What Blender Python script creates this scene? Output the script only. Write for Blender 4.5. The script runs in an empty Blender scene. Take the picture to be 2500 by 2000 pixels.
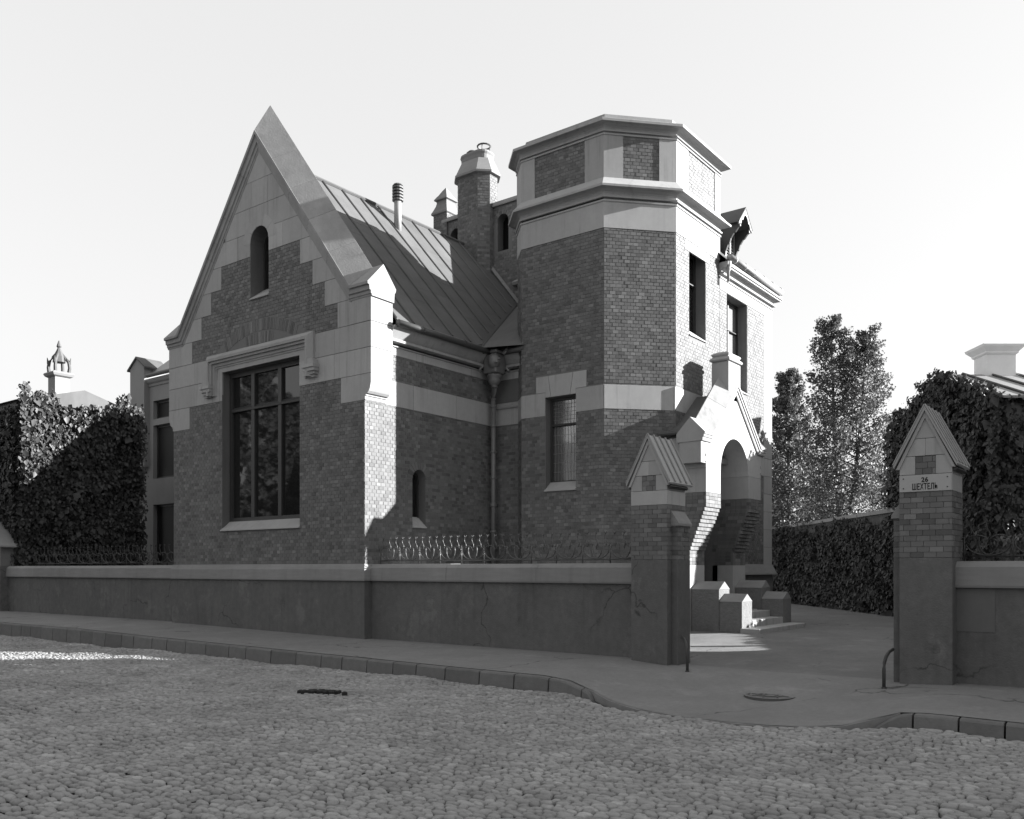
import bpy, math, random
import numpy as np
from mathutils import Vector, geometry as mgeo
R = math.radians
rnd = random.Random(7)
nrs = np.random.RandomState(11)
sc = bpy.context.scene
COL = sc.collection

# ------------------------------------------------------------------ camera, sky, sun, exposure
EXR, EYR = 0.79509, 0.60649            # camera right in world X,Y ; forward = (-EYR, EXR)
CAM = (14.063, -13.199)
EYE = 1.5
cam = bpy.data.cameras.new("camera")
cam.sensor_fit = 'HORIZONTAL'; cam.sensor_width = 36.0
cam.lens = 2156.0 / 2500.0 * 36.0
cam.shift_y = (1390.0 - 1000.0) / 2500.0
cam.clip_start = 0.1; cam.clip_end = 3000.0
camo = bpy.data.objects.new("camera", cam)
camo.location = (CAM[0], CAM[1], EYE)
camo.rotation_euler = (R(90), 0, R(37.336))
COL.objects.link(camo); sc.camera = camo

SUN_AZ, SUN_EL = R(41.5), R(18.0)       # azimuth measured from +X towards +Y
world = bpy.data.worlds.new("World"); sc.world = world; world.use_nodes = True
wt = world.node_tree; wt.nodes.clear()
wo = wt.nodes.new('ShaderNodeOutputWorld'); wb = wt.nodes.new('ShaderNodeBackground')
sky = wt.nodes.new('ShaderNodeTexSky'); sky.sky_type = 'NISHITA'; sky.sun_disc = False
sky.sun_elevation = SUN_EL; sky.sun_rotation = math.pi/2 - SUN_AZ
sky.air_density = 1.0; sky.dust_density = 2.2; sky.ozone_density = 1.0
sep = wt.nodes.new('ShaderNodeSeparateColor')            # a blue-sensitive glass plate sees only the blue of the sky
mix = wt.nodes.new('ShaderNodeMath'); mix.operation = 'MULTIPLY_ADD'; mix.inputs[1].default_value = 0.32; mix.inputs[2].default_value = 2.35
wt.links.new(sky.outputs[0], sep.inputs[0]); wt.links.new(sep.outputs[2], mix.inputs[0])
wt.links.new(mix.outputs[0], wb.inputs[0]); wb.inputs[1].default_value = 0.064
wt.links.new(wb.outputs[0], wo.inputs[0])
sun = bpy.data.lights.new("sun", 'SUN'); sun.energy = 5.0; sun.angle = R(0.5); sun.color = (1, 1, 1)
suno = bpy.data.objects.new("sun", sun)
sd = Vector((math.cos(SUN_EL)*math.cos(SUN_AZ), math.cos(SUN_EL)*math.sin(SUN_AZ), math.sin(SUN_EL)))
suno.rotation_euler = sd.to_track_quat('Z', 'Y').to_euler(); suno.location = (30, 30, 30)
COL.objects.link(suno)
sc.view_settings.view_transform = 'Standard'; sc.view_settings.look = 'None'
sc.view_settings.exposure = 2.1; sc.view_settings.gamma = 1.0
sc.cycles.max_bounces = 6; sc.cycles.diffuse_bounces = 3

# ------------------------------------------------------------------ materials (black-and-white place: greys only)
MATS = {}
def mat(name, v, var=0.15, scale=3.0, rough=0.8, spec=0.3, piece=0.0, stain=0.0, bump=0.0, bscale=60.0, stretch=None, ior=None, trans=0.0, metal=0.0, streak=0.0, crack=0.0, crack_scale=0.5, blotch=0.0):
    """grey v with fine noise (var), per-piece random tone (piece), large stains, small relief"""
    m = bpy.data.materials.new(name); m.use_nodes = True; MATS[name] = m
    nt = m.node_tree; N = nt.nodes; L = nt.links
    b = N['Principled BSDF']; b.inputs['Roughness'].default_value = rough
    b.inputs['Specular IOR Level'].default_value = spec; b.inputs['Metallic'].default_value = metal
    if ior: b.inputs['IOR'].default_value = ior
    tc = N.new('ShaderNodeTexCoord'); geo = N.new('ShaderNodeNewGeometry')
    src = geo.outputs['Position']
    if stretch:
        mp = N.new('ShaderNodeMapping'); mp.inputs['Scale'].default_value = stretch; L.new(src, mp.inputs[0]); src = mp.outputs[0]
    no = N.new('ShaderNodeTexNoise'); no.inputs['Scale'].default_value = scale; no.inputs['Detail'].default_value = 6; no.inputs['Roughness'].default_value = 0.65
    L.new(src, no.inputs['Vector'])
    def M(op, a, c):
        n = N.new('ShaderNodeMath'); n.operation = op
        for i, x in enumerate((a, c)):
            if x is None: continue
            if isinstance(x, (int, float)): n.inputs[i].default_value = x
            else: L.new(x, n.inputs[i])
        return n.outputs[0]
    val = M('ADD', M('MULTIPLY', M('SUBTRACT', no.outputs['Fac'], 0.5), 2*var), 1.0)
    if piece > 0:
        oi = N.new('ShaderNodeObjectInfo')
        r = M('FRACT', M('ADD', oi.outputs['Random'], geo.outputs['Random Per Island']), None)
        cr = N.new('ShaderNodeValToRGB'); L.new(r, cr.inputs[0])
        e = cr.color_ramp.elements
        e[0].position = 0; e[0].color = (1-piece,)*3 + (1,); e[1].position = 1; e[1].color = (1+piece*1.15,)*3 + (1,)
        for p, k in ((0.12, 1-piece*0.62), (0.3, 1-piece*0.22), (0.7, 1+piece*0.1), (0.9, 1+piece*0.5)):
            q = e.new(p); q.color = (k, k, k, 1)
        val = M('MULTIPLY', val, cr.outputs[0])
    if stain > 0:
        n2 = N.new('ShaderNodeTexNoise'); n2.inputs['Scale'].default_value = 0.9; n2.inputs['Detail'].default_value = 5; n2.inputs['Roughness'].default_value = 0.7
        mp2 = N.new('ShaderNodeMapping'); mp2.inputs['Scale'].default_value = (1, 1, 0.45); L.new(geo.outputs['Position'], mp2.inputs[0]); L.new(mp2.outputs[0], n2.inputs['Vector'])
        val = M('MULTIPLY', val, M('ADD', M('MULTIPLY', M('SUBTRACT', n2.outputs['Fac'], 0.5), 2*stain), 1.0))
    def ramp(x, a, b):
        n = N.new('ShaderNodeMapRange'); n.clamp = True; L.new(x, n.inputs[0]); n.inputs[1].default_value = a; n.inputs[2].default_value = b; return n.outputs[0]
    def noise(sc_, stretch_=None, detail=4, rough_=.6):
        n = N.new('ShaderNodeTexNoise'); n.inputs['Scale'].default_value = sc_; n.inputs['Detail'].default_value = detail; n.inputs['Roughness'].default_value = rough_
        if stretch_:
            q = N.new('ShaderNodeMapping'); q.inputs['Scale'].default_value = stretch_; L.new(geo.outputs['Position'], q.inputs[0]); L.new(q.outputs[0], n.inputs['Vector'])
        else: L.new(geo.outputs['Position'], n.inputs['Vector'])
        return n.outputs['Fac']
    if streak > 0:      # rain streaks run down
        val = M('MULTIPLY', val, M('SUBTRACT', 1.0, M('MULTIPLY', M('MULTIPLY', ramp(noise(1.0,(7,7,.35)), .52, .75), ramp(noise(.8), .4, .65)), streak)))
    if blotch > 0:      # patches of newer or flaked surface
        val = M('MULTIPLY', val, M('ADD', M('MULTIPLY', ramp(noise(1.3,None,8,.72), .56, .62), blotch), 1.0))
        val = M('MULTIPLY', val, M('SUBTRACT', 1.0, M('MULTIPLY', ramp(noise(2.1,None,8,.75), .60, .68), blotch*.9)))
    if crack > 0:
        vo = N.new('ShaderNodeTexVoronoi'); vo.feature = 'DISTANCE_TO_EDGE'; vo.inputs['Scale'].default_value = crack_scale
        wv = N.new('ShaderNodeTexNoise'); wv.inputs['Scale'].default_value = 2.0; wv.inputs['Detail'].default_value = 5; L.new(geo.outputs['Position'], wv.inputs['Vector'])
        mxv = N.new('ShaderNodeVectorMath'); mxv.operation = 'MULTIPLY_ADD'; L.new(wv.outputs['Color'], mxv.inputs[0]); mxv.inputs[1].default_value = (.7,.7,.7); L.new(geo.outputs['Position'], mxv.inputs[2]); L.new(mxv.outputs[0], vo.inputs['Vector'])
        line = M('SUBTRACT', 1.0, ramp(vo.outputs['Distance'], 0.0, .008))
        val = M('MULTIPLY', val, M('SUBTRACT', 1.0, M('MULTIPLY', M('MULTIPLY', line, ramp(noise(.5), .5, .58)), crack)))
    val = M('MULTIPLY', val, v)
    L.new(val, b.inputs['Base Color'])
    if bump > 0:
        bn = N.new('ShaderNodeTexNoise'); bn.inputs['Scale'].default_value = bscale; bn.inputs['Detail'].default_value = 4; L.new(geo.outputs['Position'], bn.inputs['Vector'])
        bp = N.new('ShaderNodeBump'); bp.inputs['Strength'].default_value = bump; bp.inputs['Distance'].default_value = 0.02
        L.new(bn.outputs['Fac'], bp.inputs['Height']); L.new(bp.outputs[0], b.inputs['Normal'])
    if trans > 0:
        tr = N.new('ShaderNodeBsdfTranslucent'); L.new(val, tr.inputs[0])
        mx = N.new('ShaderNodeMixShader'); mx.inputs[0].default_value = trans
        L.new(b.outputs[0], mx.inputs[1]); L.new(tr.outputs[0], mx.inputs[2]); L.new(mx.outputs[0], N['Material Output'].inputs[0])
    return m
mat('brick', 0.117, var=0.12, scale=14, rough=0.6, spec=0.15, piece=0.35, stain=0.3, streak=.25)
mat('mortar', 0.12, var=0.15, scale=10)
mat('stone', 0.28, var=0.09, scale=9, rough=0.85, piece=0.11, stain=0.26, streak=.42, bump=0.08, bscale=90)
mat('coping_stone', 0.22, var=0.22, scale=5, rough=0.8, piece=0.07, stain=0.5, bump=0.15, bscale=25)
mat('plaster', 0.095, var=0.3, scale=9, rough=0.9, stain=0.35, bump=0.35, bscale=40, streak=.3, blotch=.22, crack=.6, crack_scale=.45)
mat('wall_coping', 0.19, var=0.2, scale=6, rough=0.85, stain=0.28, piece=.12, streak=.25, bump=0.12, stretch=(0.35, 0.35, 3))
mat('pale_patch', 0.10, var=0.12, scale=7, rough=0.9, stain=0.2)
mat('roughcast', 0.13, var=0.35, scale=11, rough=0.95, stain=0.3, bump=0.9, bscale=22)
mat('asphalt', 0.165, var=0.22, scale=14, rough=0.9, stain=0.3, bump=0.3, bscale=110, blotch=.14, crack=.75, crack_scale=.28)
mat('yard', 0.135, var=0.25, scale=9, rough=0.9, stain=0.4, bump=0.3, bscale=80, blotch=.2, crack=.7, crack_scale=.33)
mat('kerb', 0.118, var=0.25, scale=9, rough=0.9, piece=0.13, stain=0.2, bump=0.35, bscale=30)
mat('cobble', 0.222, var=0.28, scale=30, rough=0.75, piece=0.24, stain=0.55, blotch=.16, bump=0.25, bscale=60)
mat('sand_bed', 0.035, var=0.3, scale=12, rough=0.95)
mat('roof_metal', 0.092, var=0.25, scale=2.5, rough=0.65, spec=0.08, piece=0.1, stain=0.35, stretch=(1, 1, 0.6))
mat('pale_metal', 0.22, var=0.12, scale=4, rough=0.5, spec=0.5, stain=0.15)
mat('pier_metal', 0.22, var=0.15, scale=6, rough=0.5, spec=0.5, stain=0.2)
mat('gutter_metal', 0.05, var=0.3, scale=6, rough=0.5, spec=0.5)
mat('pipe_metal', 0.12, var=0.3, scale=10, rough=0.45, spec=0.5)
mat('iron', 0.03, var=0.2, scale=20, rough=0.55, spec=0.4)
mat('grey_iron', 0.06, var=0.3, scale=20, rough=0.4, spec=0.5)
mat('wood_dark', 0.03, var=0.25, scale=12, rough=0.5, spec=0.4, stretch=(6, 6, 0.6))
mat('wood_pale', 0.25, var=0.1, scale=12, rough=0.5)
mat('glass', 0.012, var=0.0, rough=0.03, spec=0.55, ior=1.52)
mat('glass_dull', 0.02, var=0.1, scale=3, rough=0.35, spec=0.15, ior=1.3)
mat('glass_pale', 0.06, var=0.25, scale=2.5, rough=0.08, spec=0.9, ior=1.75)
mat('lead', 0.25, var=0.1, rough=0.5)
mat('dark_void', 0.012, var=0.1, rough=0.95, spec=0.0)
mat('paint_black', 0.012, var=0.0, rough=0.7, spec=0.1)
mat('sign_white', 0.30, var=0.06, scale=8, rough=0.5, stain=0.06)
mat('ivy', 0.034, var=0.2, scale=3, rough=0.5, spec=0.35, piece=0.5, trans=0.15)
mat('leaf', 0.098, var=0.2, scale=2, rough=0.5, spec=0.4, piece=0.45, trans=0.35)
mat('bark', 0.09, var=0.3, scale=9, rough=0.9, bump=0.4)
mat('white_wall', 0.72, var=0.1, scale=3, rough=0.9, stain=0.15)
mat('far_wall', 0.20, var=0.1, scale=2, rough=0.9, stain=0.15)
mat('dirt', 0.02, var=0.3, scale=30, rough=0.95)

# ------------------------------------------------------------------ mesh helpers
class MB:
    def __init__(s): s.v = []; s.f = []; s.mi = []
    def add(s, vs, fs, mi=0):
        o = len(s.v); s.v += [tuple(map(float, p)) for p in vs]
        for q in fs: s.f.append(tuple(o + i for i in q)); s.mi.append(mi)
    def box(s, x0, x1, y0, y1, z0, z1, mi=0):
        s.add([(x0,y0,z0),(x1,y0,z0),(x1,y1,z0),(x0,y1,z0),(x0,y0,z1),(x1,y0,z1),(x1,y1,z1),(x0,y1,z1)],
              [(0,3,2,1),(4,5,6,7),(0,1,5,4),(1,2,6,5),(2,3,7,6),(3,0,4,7)], mi)
    def loft(s, rings, close=True, cap0=True, cap1=True, mi=0):
        n = len(rings[0]); vs = [p for r in rings for p in r]; fs = []
        for k in range(len(rings)-1):
            for i in range(n if close else n-1):
                j = (i+1) % n; fs.append((k*n+i, k*n+j, (k+1)*n+j, (k+1)*n+i))
        if cap0: fs.append(tuple(range(n-1, -1, -1)))
        if cap1: fs.append(tuple((len(rings)-1)*n + i for i in range(n)))
        s.add(vs, fs, mi)
    def tube(s, path, r, n=6, mi=0):
        path = [Vector(p) for p in path]; rings = []
        for i, p in enumerate(path):
            t = (path[min(i+1, len(path)-1)] - path[max(i-1, 0)]).normalized()
            a = Vector((0,0,1)) if abs(t.z) < 0.9 else Vector((1,0,0))
            e1 = t.cross(a).normalized(); e2 = t.cross(e1)
            rr = r[i] if isinstance(r, (list, tuple)) else r
            rings.append([p + rr*(math.cos(2*math.pi*k/n)*e1 + math.sin(2*math.pi*k/n)*e2) for k in range(n)])
        s.loft(rings, mi=mi)
    def lathe(s, cx, cy, prof, n=12, rot=0.0, sx=1.0, sy=1.0, mi=0):
        s.loft([[(cx + r*sx*math.cos(rot+2*math.pi*k/n), cy + r*sy*math.sin(rot+2*math.pi*k/n), z) for k in range(n)] for r, z in prof], mi=mi)
    def build(s, name, m, parent=None, smooth=False, bevel=0.0):
        me = bpy.data.meshes.new(name); me.from_pydata(s.v, [], s.f)
        for x in (m if isinstance(m, (list, tuple)) else [m]): me.materials.append(MATS[x])
        if max(s.mi, default=0) > 0: me.polygons.foreach_set('material_index', s.mi)
        if smooth: me.polygons.foreach_set('use_smooth', [True]*len(me.polygons))
        me.update(); me.validate()
        return link(name, me, parent, bevel)
def link(name, me, parent=None, bevel=0.0):
    o = bpy.data.objects.new(name, me); COL.objects.link(o)
    if parent is not None: o.parent = parent
    if bevel > 0:
        md = o.modifiers.new('bevel', 'BEVEL'); md.width = bevel; md.segments = 2; md.limit_method = 'ANGLE'; md.angle_limit = R(35)
    return o
def tag(o, label=None, cat=None, group=None, kind=None):
    if label: o['label'] = label
    if cat: o['category'] = cat
    if group: o['group'] = group
    if kind: o['kind'] = kind
    return o
def empty(name, loc=(0,0,0), parent=None):
    o = bpy.data.objects.new(name, None); COL.objects.link(o); o.location = loc; o.empty_display_size = 0.2
    if parent is not None: o.parent = parent
    return o

class Fr:
    """wall frame: origin (x,y), direction u (left to right seen from outside); n points outwards"""
    def __init__(s, o, u): s.o = o; l = math.hypot(*u); s.u = (u[0]/l, u[1]/l); s.n = (s.u[1], -s.u[0])
    def p(s, u, z, n=0.0): return (s.o[0]+s.u[0]*u+s.n[0]*n, s.o[1]+s.u[1]*u+s.n[1]*n, z)
def fbox(mb, F, u0, u1, z0, z1, n0, n1, mi=0):
    mb.add([F.p(u0,z0,n1),F.p(u1,z0,n1),F.p(u1,z1,n1),F.p(u0,z1,n1),F.p(u0,z0,n0),F.p(u1,z0,n0),F.p(u1,z1,n0),F.p(u0,z1,n0)],
           [(0,1,2,3),(5,4,7,6),(4,0,3,7),(1,5,6,2),(3,2,6,7),(4,5,1,0)], mi)
def fprism(mb, F, poly, n0, n1, mi=0):
    k = len(poly)
    mb.add([F.p(u,z,n1) for u,z in poly]+[F.p(u,z,n0) for u,z in poly],
           [tuple(range(k)), tuple(range(2*k-1,k-1,-1))]+[(i,i+k,(i+1)%k+k,(i+1)%k) for i in range(k)], mi)
def plate(mb, F, outer, holes, n0, n1, mi=0, mir=1):
    polys = [outer]+holes
    tris = mgeo.tessellate_polygon([[Vector((u,z,0)) for u,z in p] for p in polys])
    flat = [q for p in polys for q in p]
    def ori(t):
        a,b,c = (flat[i] for i in t); return (b[0]-a[0])*(c[1]-a[1])-(b[1]-a[1])*(c[0]-a[0]) > 0
    tris = [t if ori(t) else (t[0],t[2],t[1]) for t in tris]
    mb.add([F.p(u,z,n1) for u,z in flat], tris, mi)
    mb.add([F.p(u,z,n0) for u,z in flat], [t[::-1] for t in tris], mi)
    for hi, p in enumerate(polys):
        k = len(p)
        mb.add([F.p(u,z,n1) for u,z in p]+[F.p(u,z,n0) for u,z in p], [(i,i+k,(i+1)%k+k,(i+1)%k) for i in range(k)], mir if hi else mi)
def archpoly(u0, u1, z0, zs, n=10, rise=None):
    """rect with a round (or raised) head; zs = springing"""
    c = (u0+u1)/2; r = (u1-u0)/2; h = rise if rise else r
    return [(u0,z0),(u1,z0)]+[(c+r*math.cos(math.pi*k/n), zs+h*math.sin(math.pi*k/n)) for k in range(n+1)]
def rect(u0,u1,z0,z1): return [(u0,z0),(u1,z0),(u1,z1),(u0,z1)]
def clip(poly, a, b, c):
    """keep a*u+b*z<=c"""
    out = []
    for i in range(len(poly)):
        p, q = poly[i], poly[(i+1)%len(poly)]
        dp, dq = a*p[0]+b*p[1]-c, a*q[0]+b*q[1]-c
        if dp <= 0: out.append(p)
        if dp*dq < 0:
            t = dp/(dp-dq); out.append((p[0]+t*(q[0]-p[0]), p[1]+t*(q[1]-p[1])))
    return out
def spans(polys, z):
    xs = []
    for p in polys:
        for i in range(len(p)):
            (u0,z0),(u1,z1) = p[i], p[(i+1)%len(p)]
            if (z0 <= z) != (z1 <= z): xs.append(u0+(z-z0)/(z1-z0)*(u1-u0))
    xs.sort(); return list(zip(xs[::2], xs[1::2]))
def subtract(iv, cut):
    for a, b in cut:
        nx = []
        for x, y in iv:
            if b <= x or a >= y: nx.append((x,y)); continue
            if a > x: nx.append((x,a))
            if b < y: nx.append((b,y))
        iv = nx
    return iv
COURSE, BLEN, JT = 0.0809, 0.1385, 0.0065
ALLB = []                                # every mansion brick: (distance, wall key, frame, u0,u1,z0,z1,n)
def lay(F, include, exclude, key, store, z_ref=0.0, blen=BLEN, course=COURSE):
    zs = [z for p in include for _, z in p]; z0, z1 = min(zs), max(zs)
    k = math.floor((z0-z_ref)/course)
    while z_ref+k*course < z1-0.02:
        a = max(z_ref+k*course, z0); b = min(z_ref+(k+1)*course, z1)
        if b-a > 0.03:
            zm = (a+b)/2; iv = spans(include, zm)
            for e in exclude:
                for zt in (zm, a+0.012, b-0.012): iv = subtract(iv, spans([e], zt))
            off = (0.5*(k % 2)+0.03*math.sin(k*7.1))*blen
            for x, y in iv:
                if y-x < 0.03: continue
                cuts = [x]; j = math.floor((x-off)/blen)+1
                while j*blen+off < y-0.035:
                    if j*blen+off > x+0.035: cuts.append(j*blen+off+rnd.uniform(-.006,.006))
                    j += 1
                cuts.append(y)
                for c0, c1 in zip(cuts, cuts[1:]):
                    store.append((key, F, c0+JT/2, c1-JT/2, a+JT/2, b-JT/2, 0.006+rnd.uniform(-.002,.003)))
        k += 1
UNIT = None
def unit_brick():
    global UNIT
    if UNIT is None:
        UNIT = bpy.data.meshes.new('brick')
        UNIT.from_pydata([(-.5,-.5,0),(.5,-.5,0),(.5,.5,0),(-.5,.5,0),(-.5,-.5,1),(.5,-.5,1),(.5,.5,1),(-.5,.5,1)], [],
                         [(4,5,6,7),(0,1,5,4),(1,2,6,5),(2,3,7,6),(3,0,4,7)])
        UNIT.materials.append(MATS['brick'])
    return UNIT
def brick_obj(b, parent):
    _, F, u0, u1, z0, z1, n = b
    o = bpy.data.objects.new('brick', unit_brick()); COL.objects.link(o); o.parent = parent
    from mathutils import Matrix
    c = F.p((u0+u1)/2, (z0+z1)/2, -0.004)
    o.matrix_world = Matrix(((F.u[0]*(u1-u0), 0, F.n[0]*(n+.004), c[0]), (F.u[1]*(u1-u0), 0, F.n[1]*(n+.004), c[1]), (0, z1-z0, 0, c[2]), (0,0,0,1)))
    return o
def brick_mesh(bs, name, parent):
    mb = MB()
    for _, F, u0, u1, z0, z1, n in bs:
        e = .004
        mb.add([F.p(u0,z0,-.004),F.p(u1,z0,-.004),F.p(u1,z1,-.004),F.p(u0,z1,-.004),F.p(u0+e,z0+e,n),F.p(u1-e,z0+e,n),F.p(u1-e,z1-e,n),F.p(u0+e,z1-e,n)],
               [(4,5,6,7),(0,1,5,4),(1,2,6,5),(2,3,7,6),(3,0,4,7)])
    o = mb.build(name, 'brick', parent); o['kind'] = 'stuff'; return o
def sweep(path, prof, closed=False):
    """path of (x,y); prof of (n,z) outwards; returns rings with mitres"""
    k = len(path); rings = []
    for i in range(k):
        ns = []
        for a, b in ((i-1, i), (i, i+1)):
            if closed or (a >= 0 and b < k):
                p, q = path[a % k], path[b % k]; l = math.hypot(q[0]-p[0], q[1]-p[1]); ns.append(((q[1]-p[1])/l, -(q[0]-p[0])/l))
        if len(ns) == 2:
            d = 1+ns[0][0]*ns[1][0]+ns[0][1]*ns[1][1]; m = ((ns[0][0]+ns[1][0])/d, (ns[0][1]+ns[1][1])/d)
        else: m = ns[0]
        rings.append([(path[i][0]+m[0]*n, path[i][1]+m[1]*n, z) for n, z in prof])
    return rings
def sweep_obj(name, path, prof, m, parent, closed=False, smooth=False):
    r = sweep(path, prof, closed); mb = MB()
    r = [q[::-1] for q in r]
    if closed: r = r+[r[0]]
    mb.loft(r, close=True, cap0=not closed, cap1=not closed); return mb.build(name, m, parent, smooth)
def path_on(F, pts, prof, gaps=()):
    """mitred sweep inside a wall plane; pts (u,z); prof (off, n): off = left of travel direction"""
    k = len(pts); rings = []
    for i in range(k):
        ns = []
        for a, b in ((i-1,i),(i,i+1)):
            if a >= 0 and b < k:
                p, q = pts[a], pts[b]; l = math.hypot(q[0]-p[0], q[1]-p[1]); ns.append((-(q[1]-p[1])/l, (q[0]-p[0])/l))
        if len(ns) == 2:
            d = 1+ns[0][0]*ns[1][0]+ns[0][1]*ns[1][1]; m = ((ns[0][0]+ns[1][0])/d, (ns[0][1]+ns[1][1])/d)
        else: m = ns[0]
        rings.append([F.p(pts[i][0]+m[0]*o, pts[i][1]+m[1]*o, n) for o, n in prof])
    return rings
def orient(o):
    import bmesh
    bm = bmesh.new(); bm.from_mesh(o.data); bmesh.ops.recalc_face_normals(bm, faces=bm.faces); bm.to_mesh(o.data); bm.free(); return o
def cp(L, d, z=0.0):      # point from lateral / depth seen from the camera station
    return (CAM[0]+L*EXR-d*EYR, CAM[1]+L*EYR+d*EXR, z)
def lerp(tab, x):
    if x <= tab[0][0]: return tab[0][1]
    for (a, va), (b, vb) in zip(tab, tab[1:]):
        if x <= b: return va+(vb-va)*(x-a)/(b-a)
    return tab[-1][1]
def sm(t): t = max(0.0, min(1.0, t)); return t*t*(3-2*t)

# ------------------------------------------------------------------ ground, pavement, kerb, road
ZB = [(-60,.1),(-7.3,.095),(0,0),(6.5,-.025),(7.3,-.085),(9,-.11),(10.8,-.1),(11.6,-.065),(60,-.06)]
KY = [(-80,-2.35),(-4,-2.45),(0,-2.36),(5,-2.5),(6.95,-2.5),(7.45,-2.68),(7.9,-2.98),(8.4,-3.2),(9.1,-3.36),(9.9,-3.38),(10.6,-3.22),(11.1,-2.95),(11.45,-2.62),(11.8,-2.5),(12.4,-2.56),(16,-2.8),(60,-3.0)]
APR = [(6.95,0),(7.9,.10),(8.6,.135),(10.4,.14),(11.0,.11),(11.5,0)]
def gz(x, y):
    b = lerp(ZB, x)
    if y <= 0:
        t = -y/2.5
        return b-.045*min(t,1.2)-lerp(APR, x)*sm(t*0.9)*(1 if t < 1 else 1)
    tgt = .10
    return b+(tgt-b)*sm(y/5.5)
def rz(x, y):
    d = lerp(KY, x)-y
    return -.275+.15*sm(d/5.5)+.016*math.sin(x*.9+y*.7)+.014*math.sin(x*2.3-y*1.7)+.008*math.sin(x*4.1+y*3.3)
g = MB(); g.box(-1500,1500,-1500,1500,-1.2,-.8); tag(g.build('ground','yard'), kind='structure')
xs = [-70,-50,-35]+[-25+i*1.0 for i in range(25)]+[i*.25 for i in range(0,64)]+[16,18,22,30,45,60]
def sheet(name, m, rowsf, zf, nrow):
    mb = MB(); vs = []; fs = []
    for x in xs:
        y0, y1 = rowsf(x)
        for j in range(nrow+1):
            y = y0+(y1-y0)*j/nrow; vs.append((x,y,zf(x,y)))
    for i in range(len(xs)-1):
        for j in range(nrow): fs.append((i*(nrow+1)+j,(i+1)*(nrow+1)+j,(i+1)*(nrow+1)+j+1,i*(nrow+1)+j+1))
    mb.add(vs,fs); return mb.build(name, m, smooth=True)
pavement = tag(sheet('pavement','asphalt',lambda x:(lerp(KY,x),.3),gz,14), kind='structure')
yard = tag(sheet('driveway','yard',lambda x:(.3,70),gz,90), kind='structure')
skirt = MB()                                                        # the asphalt edge where the kerb is dropped
pts = [(x, lerp(KY,x)) for x in [7.3+i*.1 for i in range(43)]]
skirt.loft([[(x,y-.025,gz(x,y)-.12),(x,y-.02,gz(x,y)-.012),(x,y+.03,gz(x,y)+.002),(x,y+.03,gz(x,y)-.12)] for x,y in pts]); orient(skirt.build('apron_edge','asphalt',pavement))
road = tag(sheet('road','sand_bed',lambda x:(-17,lerp(KY,x)-.02),lambda x,y:rz(x,y)-.042,26), kind='structure')
kerb = empty('kerb'); kerb['kind'] = 'structure'
def kerb_run(x0, x1, lens, ends=()):
    x = x0; 
    while x < x1-.05:
        l = min(lens(), x1-x); l = x1-x if x1-x-l < .25 else l
        a, b = x+.011, x+l-.011; mb = MB(); rings = []
        n = 4
        for k in range(n+1):
            t = a+(b-a)*k/n; y = lerp(KY,t)-.012; zt = gz(t,y+.03)-.004; drop = 0
            if 'r' in ends and x+l > x1-.01: drop = .16*(max(0,(t-a)/(b-a)))**2.2
            if 'l' in ends and x < x0+.01: drop = .14*(max(0,1-(t-a)/(b-a)))**2
            dz = rnd.uniform(-.006,.006)
            rings.append([(t,y-.15,-.5),(t,y-.115+dz,zt-.03-drop),(t,y-.10,zt-.008-drop),(t,y-.01,zt-drop),(t,y,-.5)])
        mb.loft(rings); orient(mb.build('kerb_stone','kerb',kerb)); x += l
kerb_run(-24, 7.62, lambda: rnd.uniform(.5,.78), ('r',))
kerb_run(11.2, 17, lambda: rnd.uniform(.42,.6), ('l',))

# cobbles: every stone is a dome of its own; the 300 largest in view are pieces, the rest one mass
def px(x, y, z):
    dx, dy = x-CAM[0], y-CAM[1]; r = dx*EXR+dy*EYR; d = -dx*EYR+dy*EXR
    if d < .5: return None
    return 1250+2156*r/d, 1390-2156*(z-EYE)/d, d
stones = []
y = -1.9; row = 0
while y > -14.5:
    rh = rnd.uniform(.052,.076); x = -21+rnd.uniform(0,.2)
    wob = rnd.uniform(0,6)
    while x < 17:
        w = rnd.choice((.065,.08,.09,.105,.12,.14))*rnd.uniform(.9,1.15); cx = x+w/2; cy = y-rh/2+.03*math.sin(cx*1.3+wob*.2+row*.05)+rnd.uniform(-.012,.012)
        if cy < lerp(KY,cx)-.17:
            q = px(cx,cy,-.2)
            if q and -80 < q[0] < 2580 and q[1] < 2080: stones.append((q[2],cx,cy,w,rh))
        x += w
    y -= rh; row += 1
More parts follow.
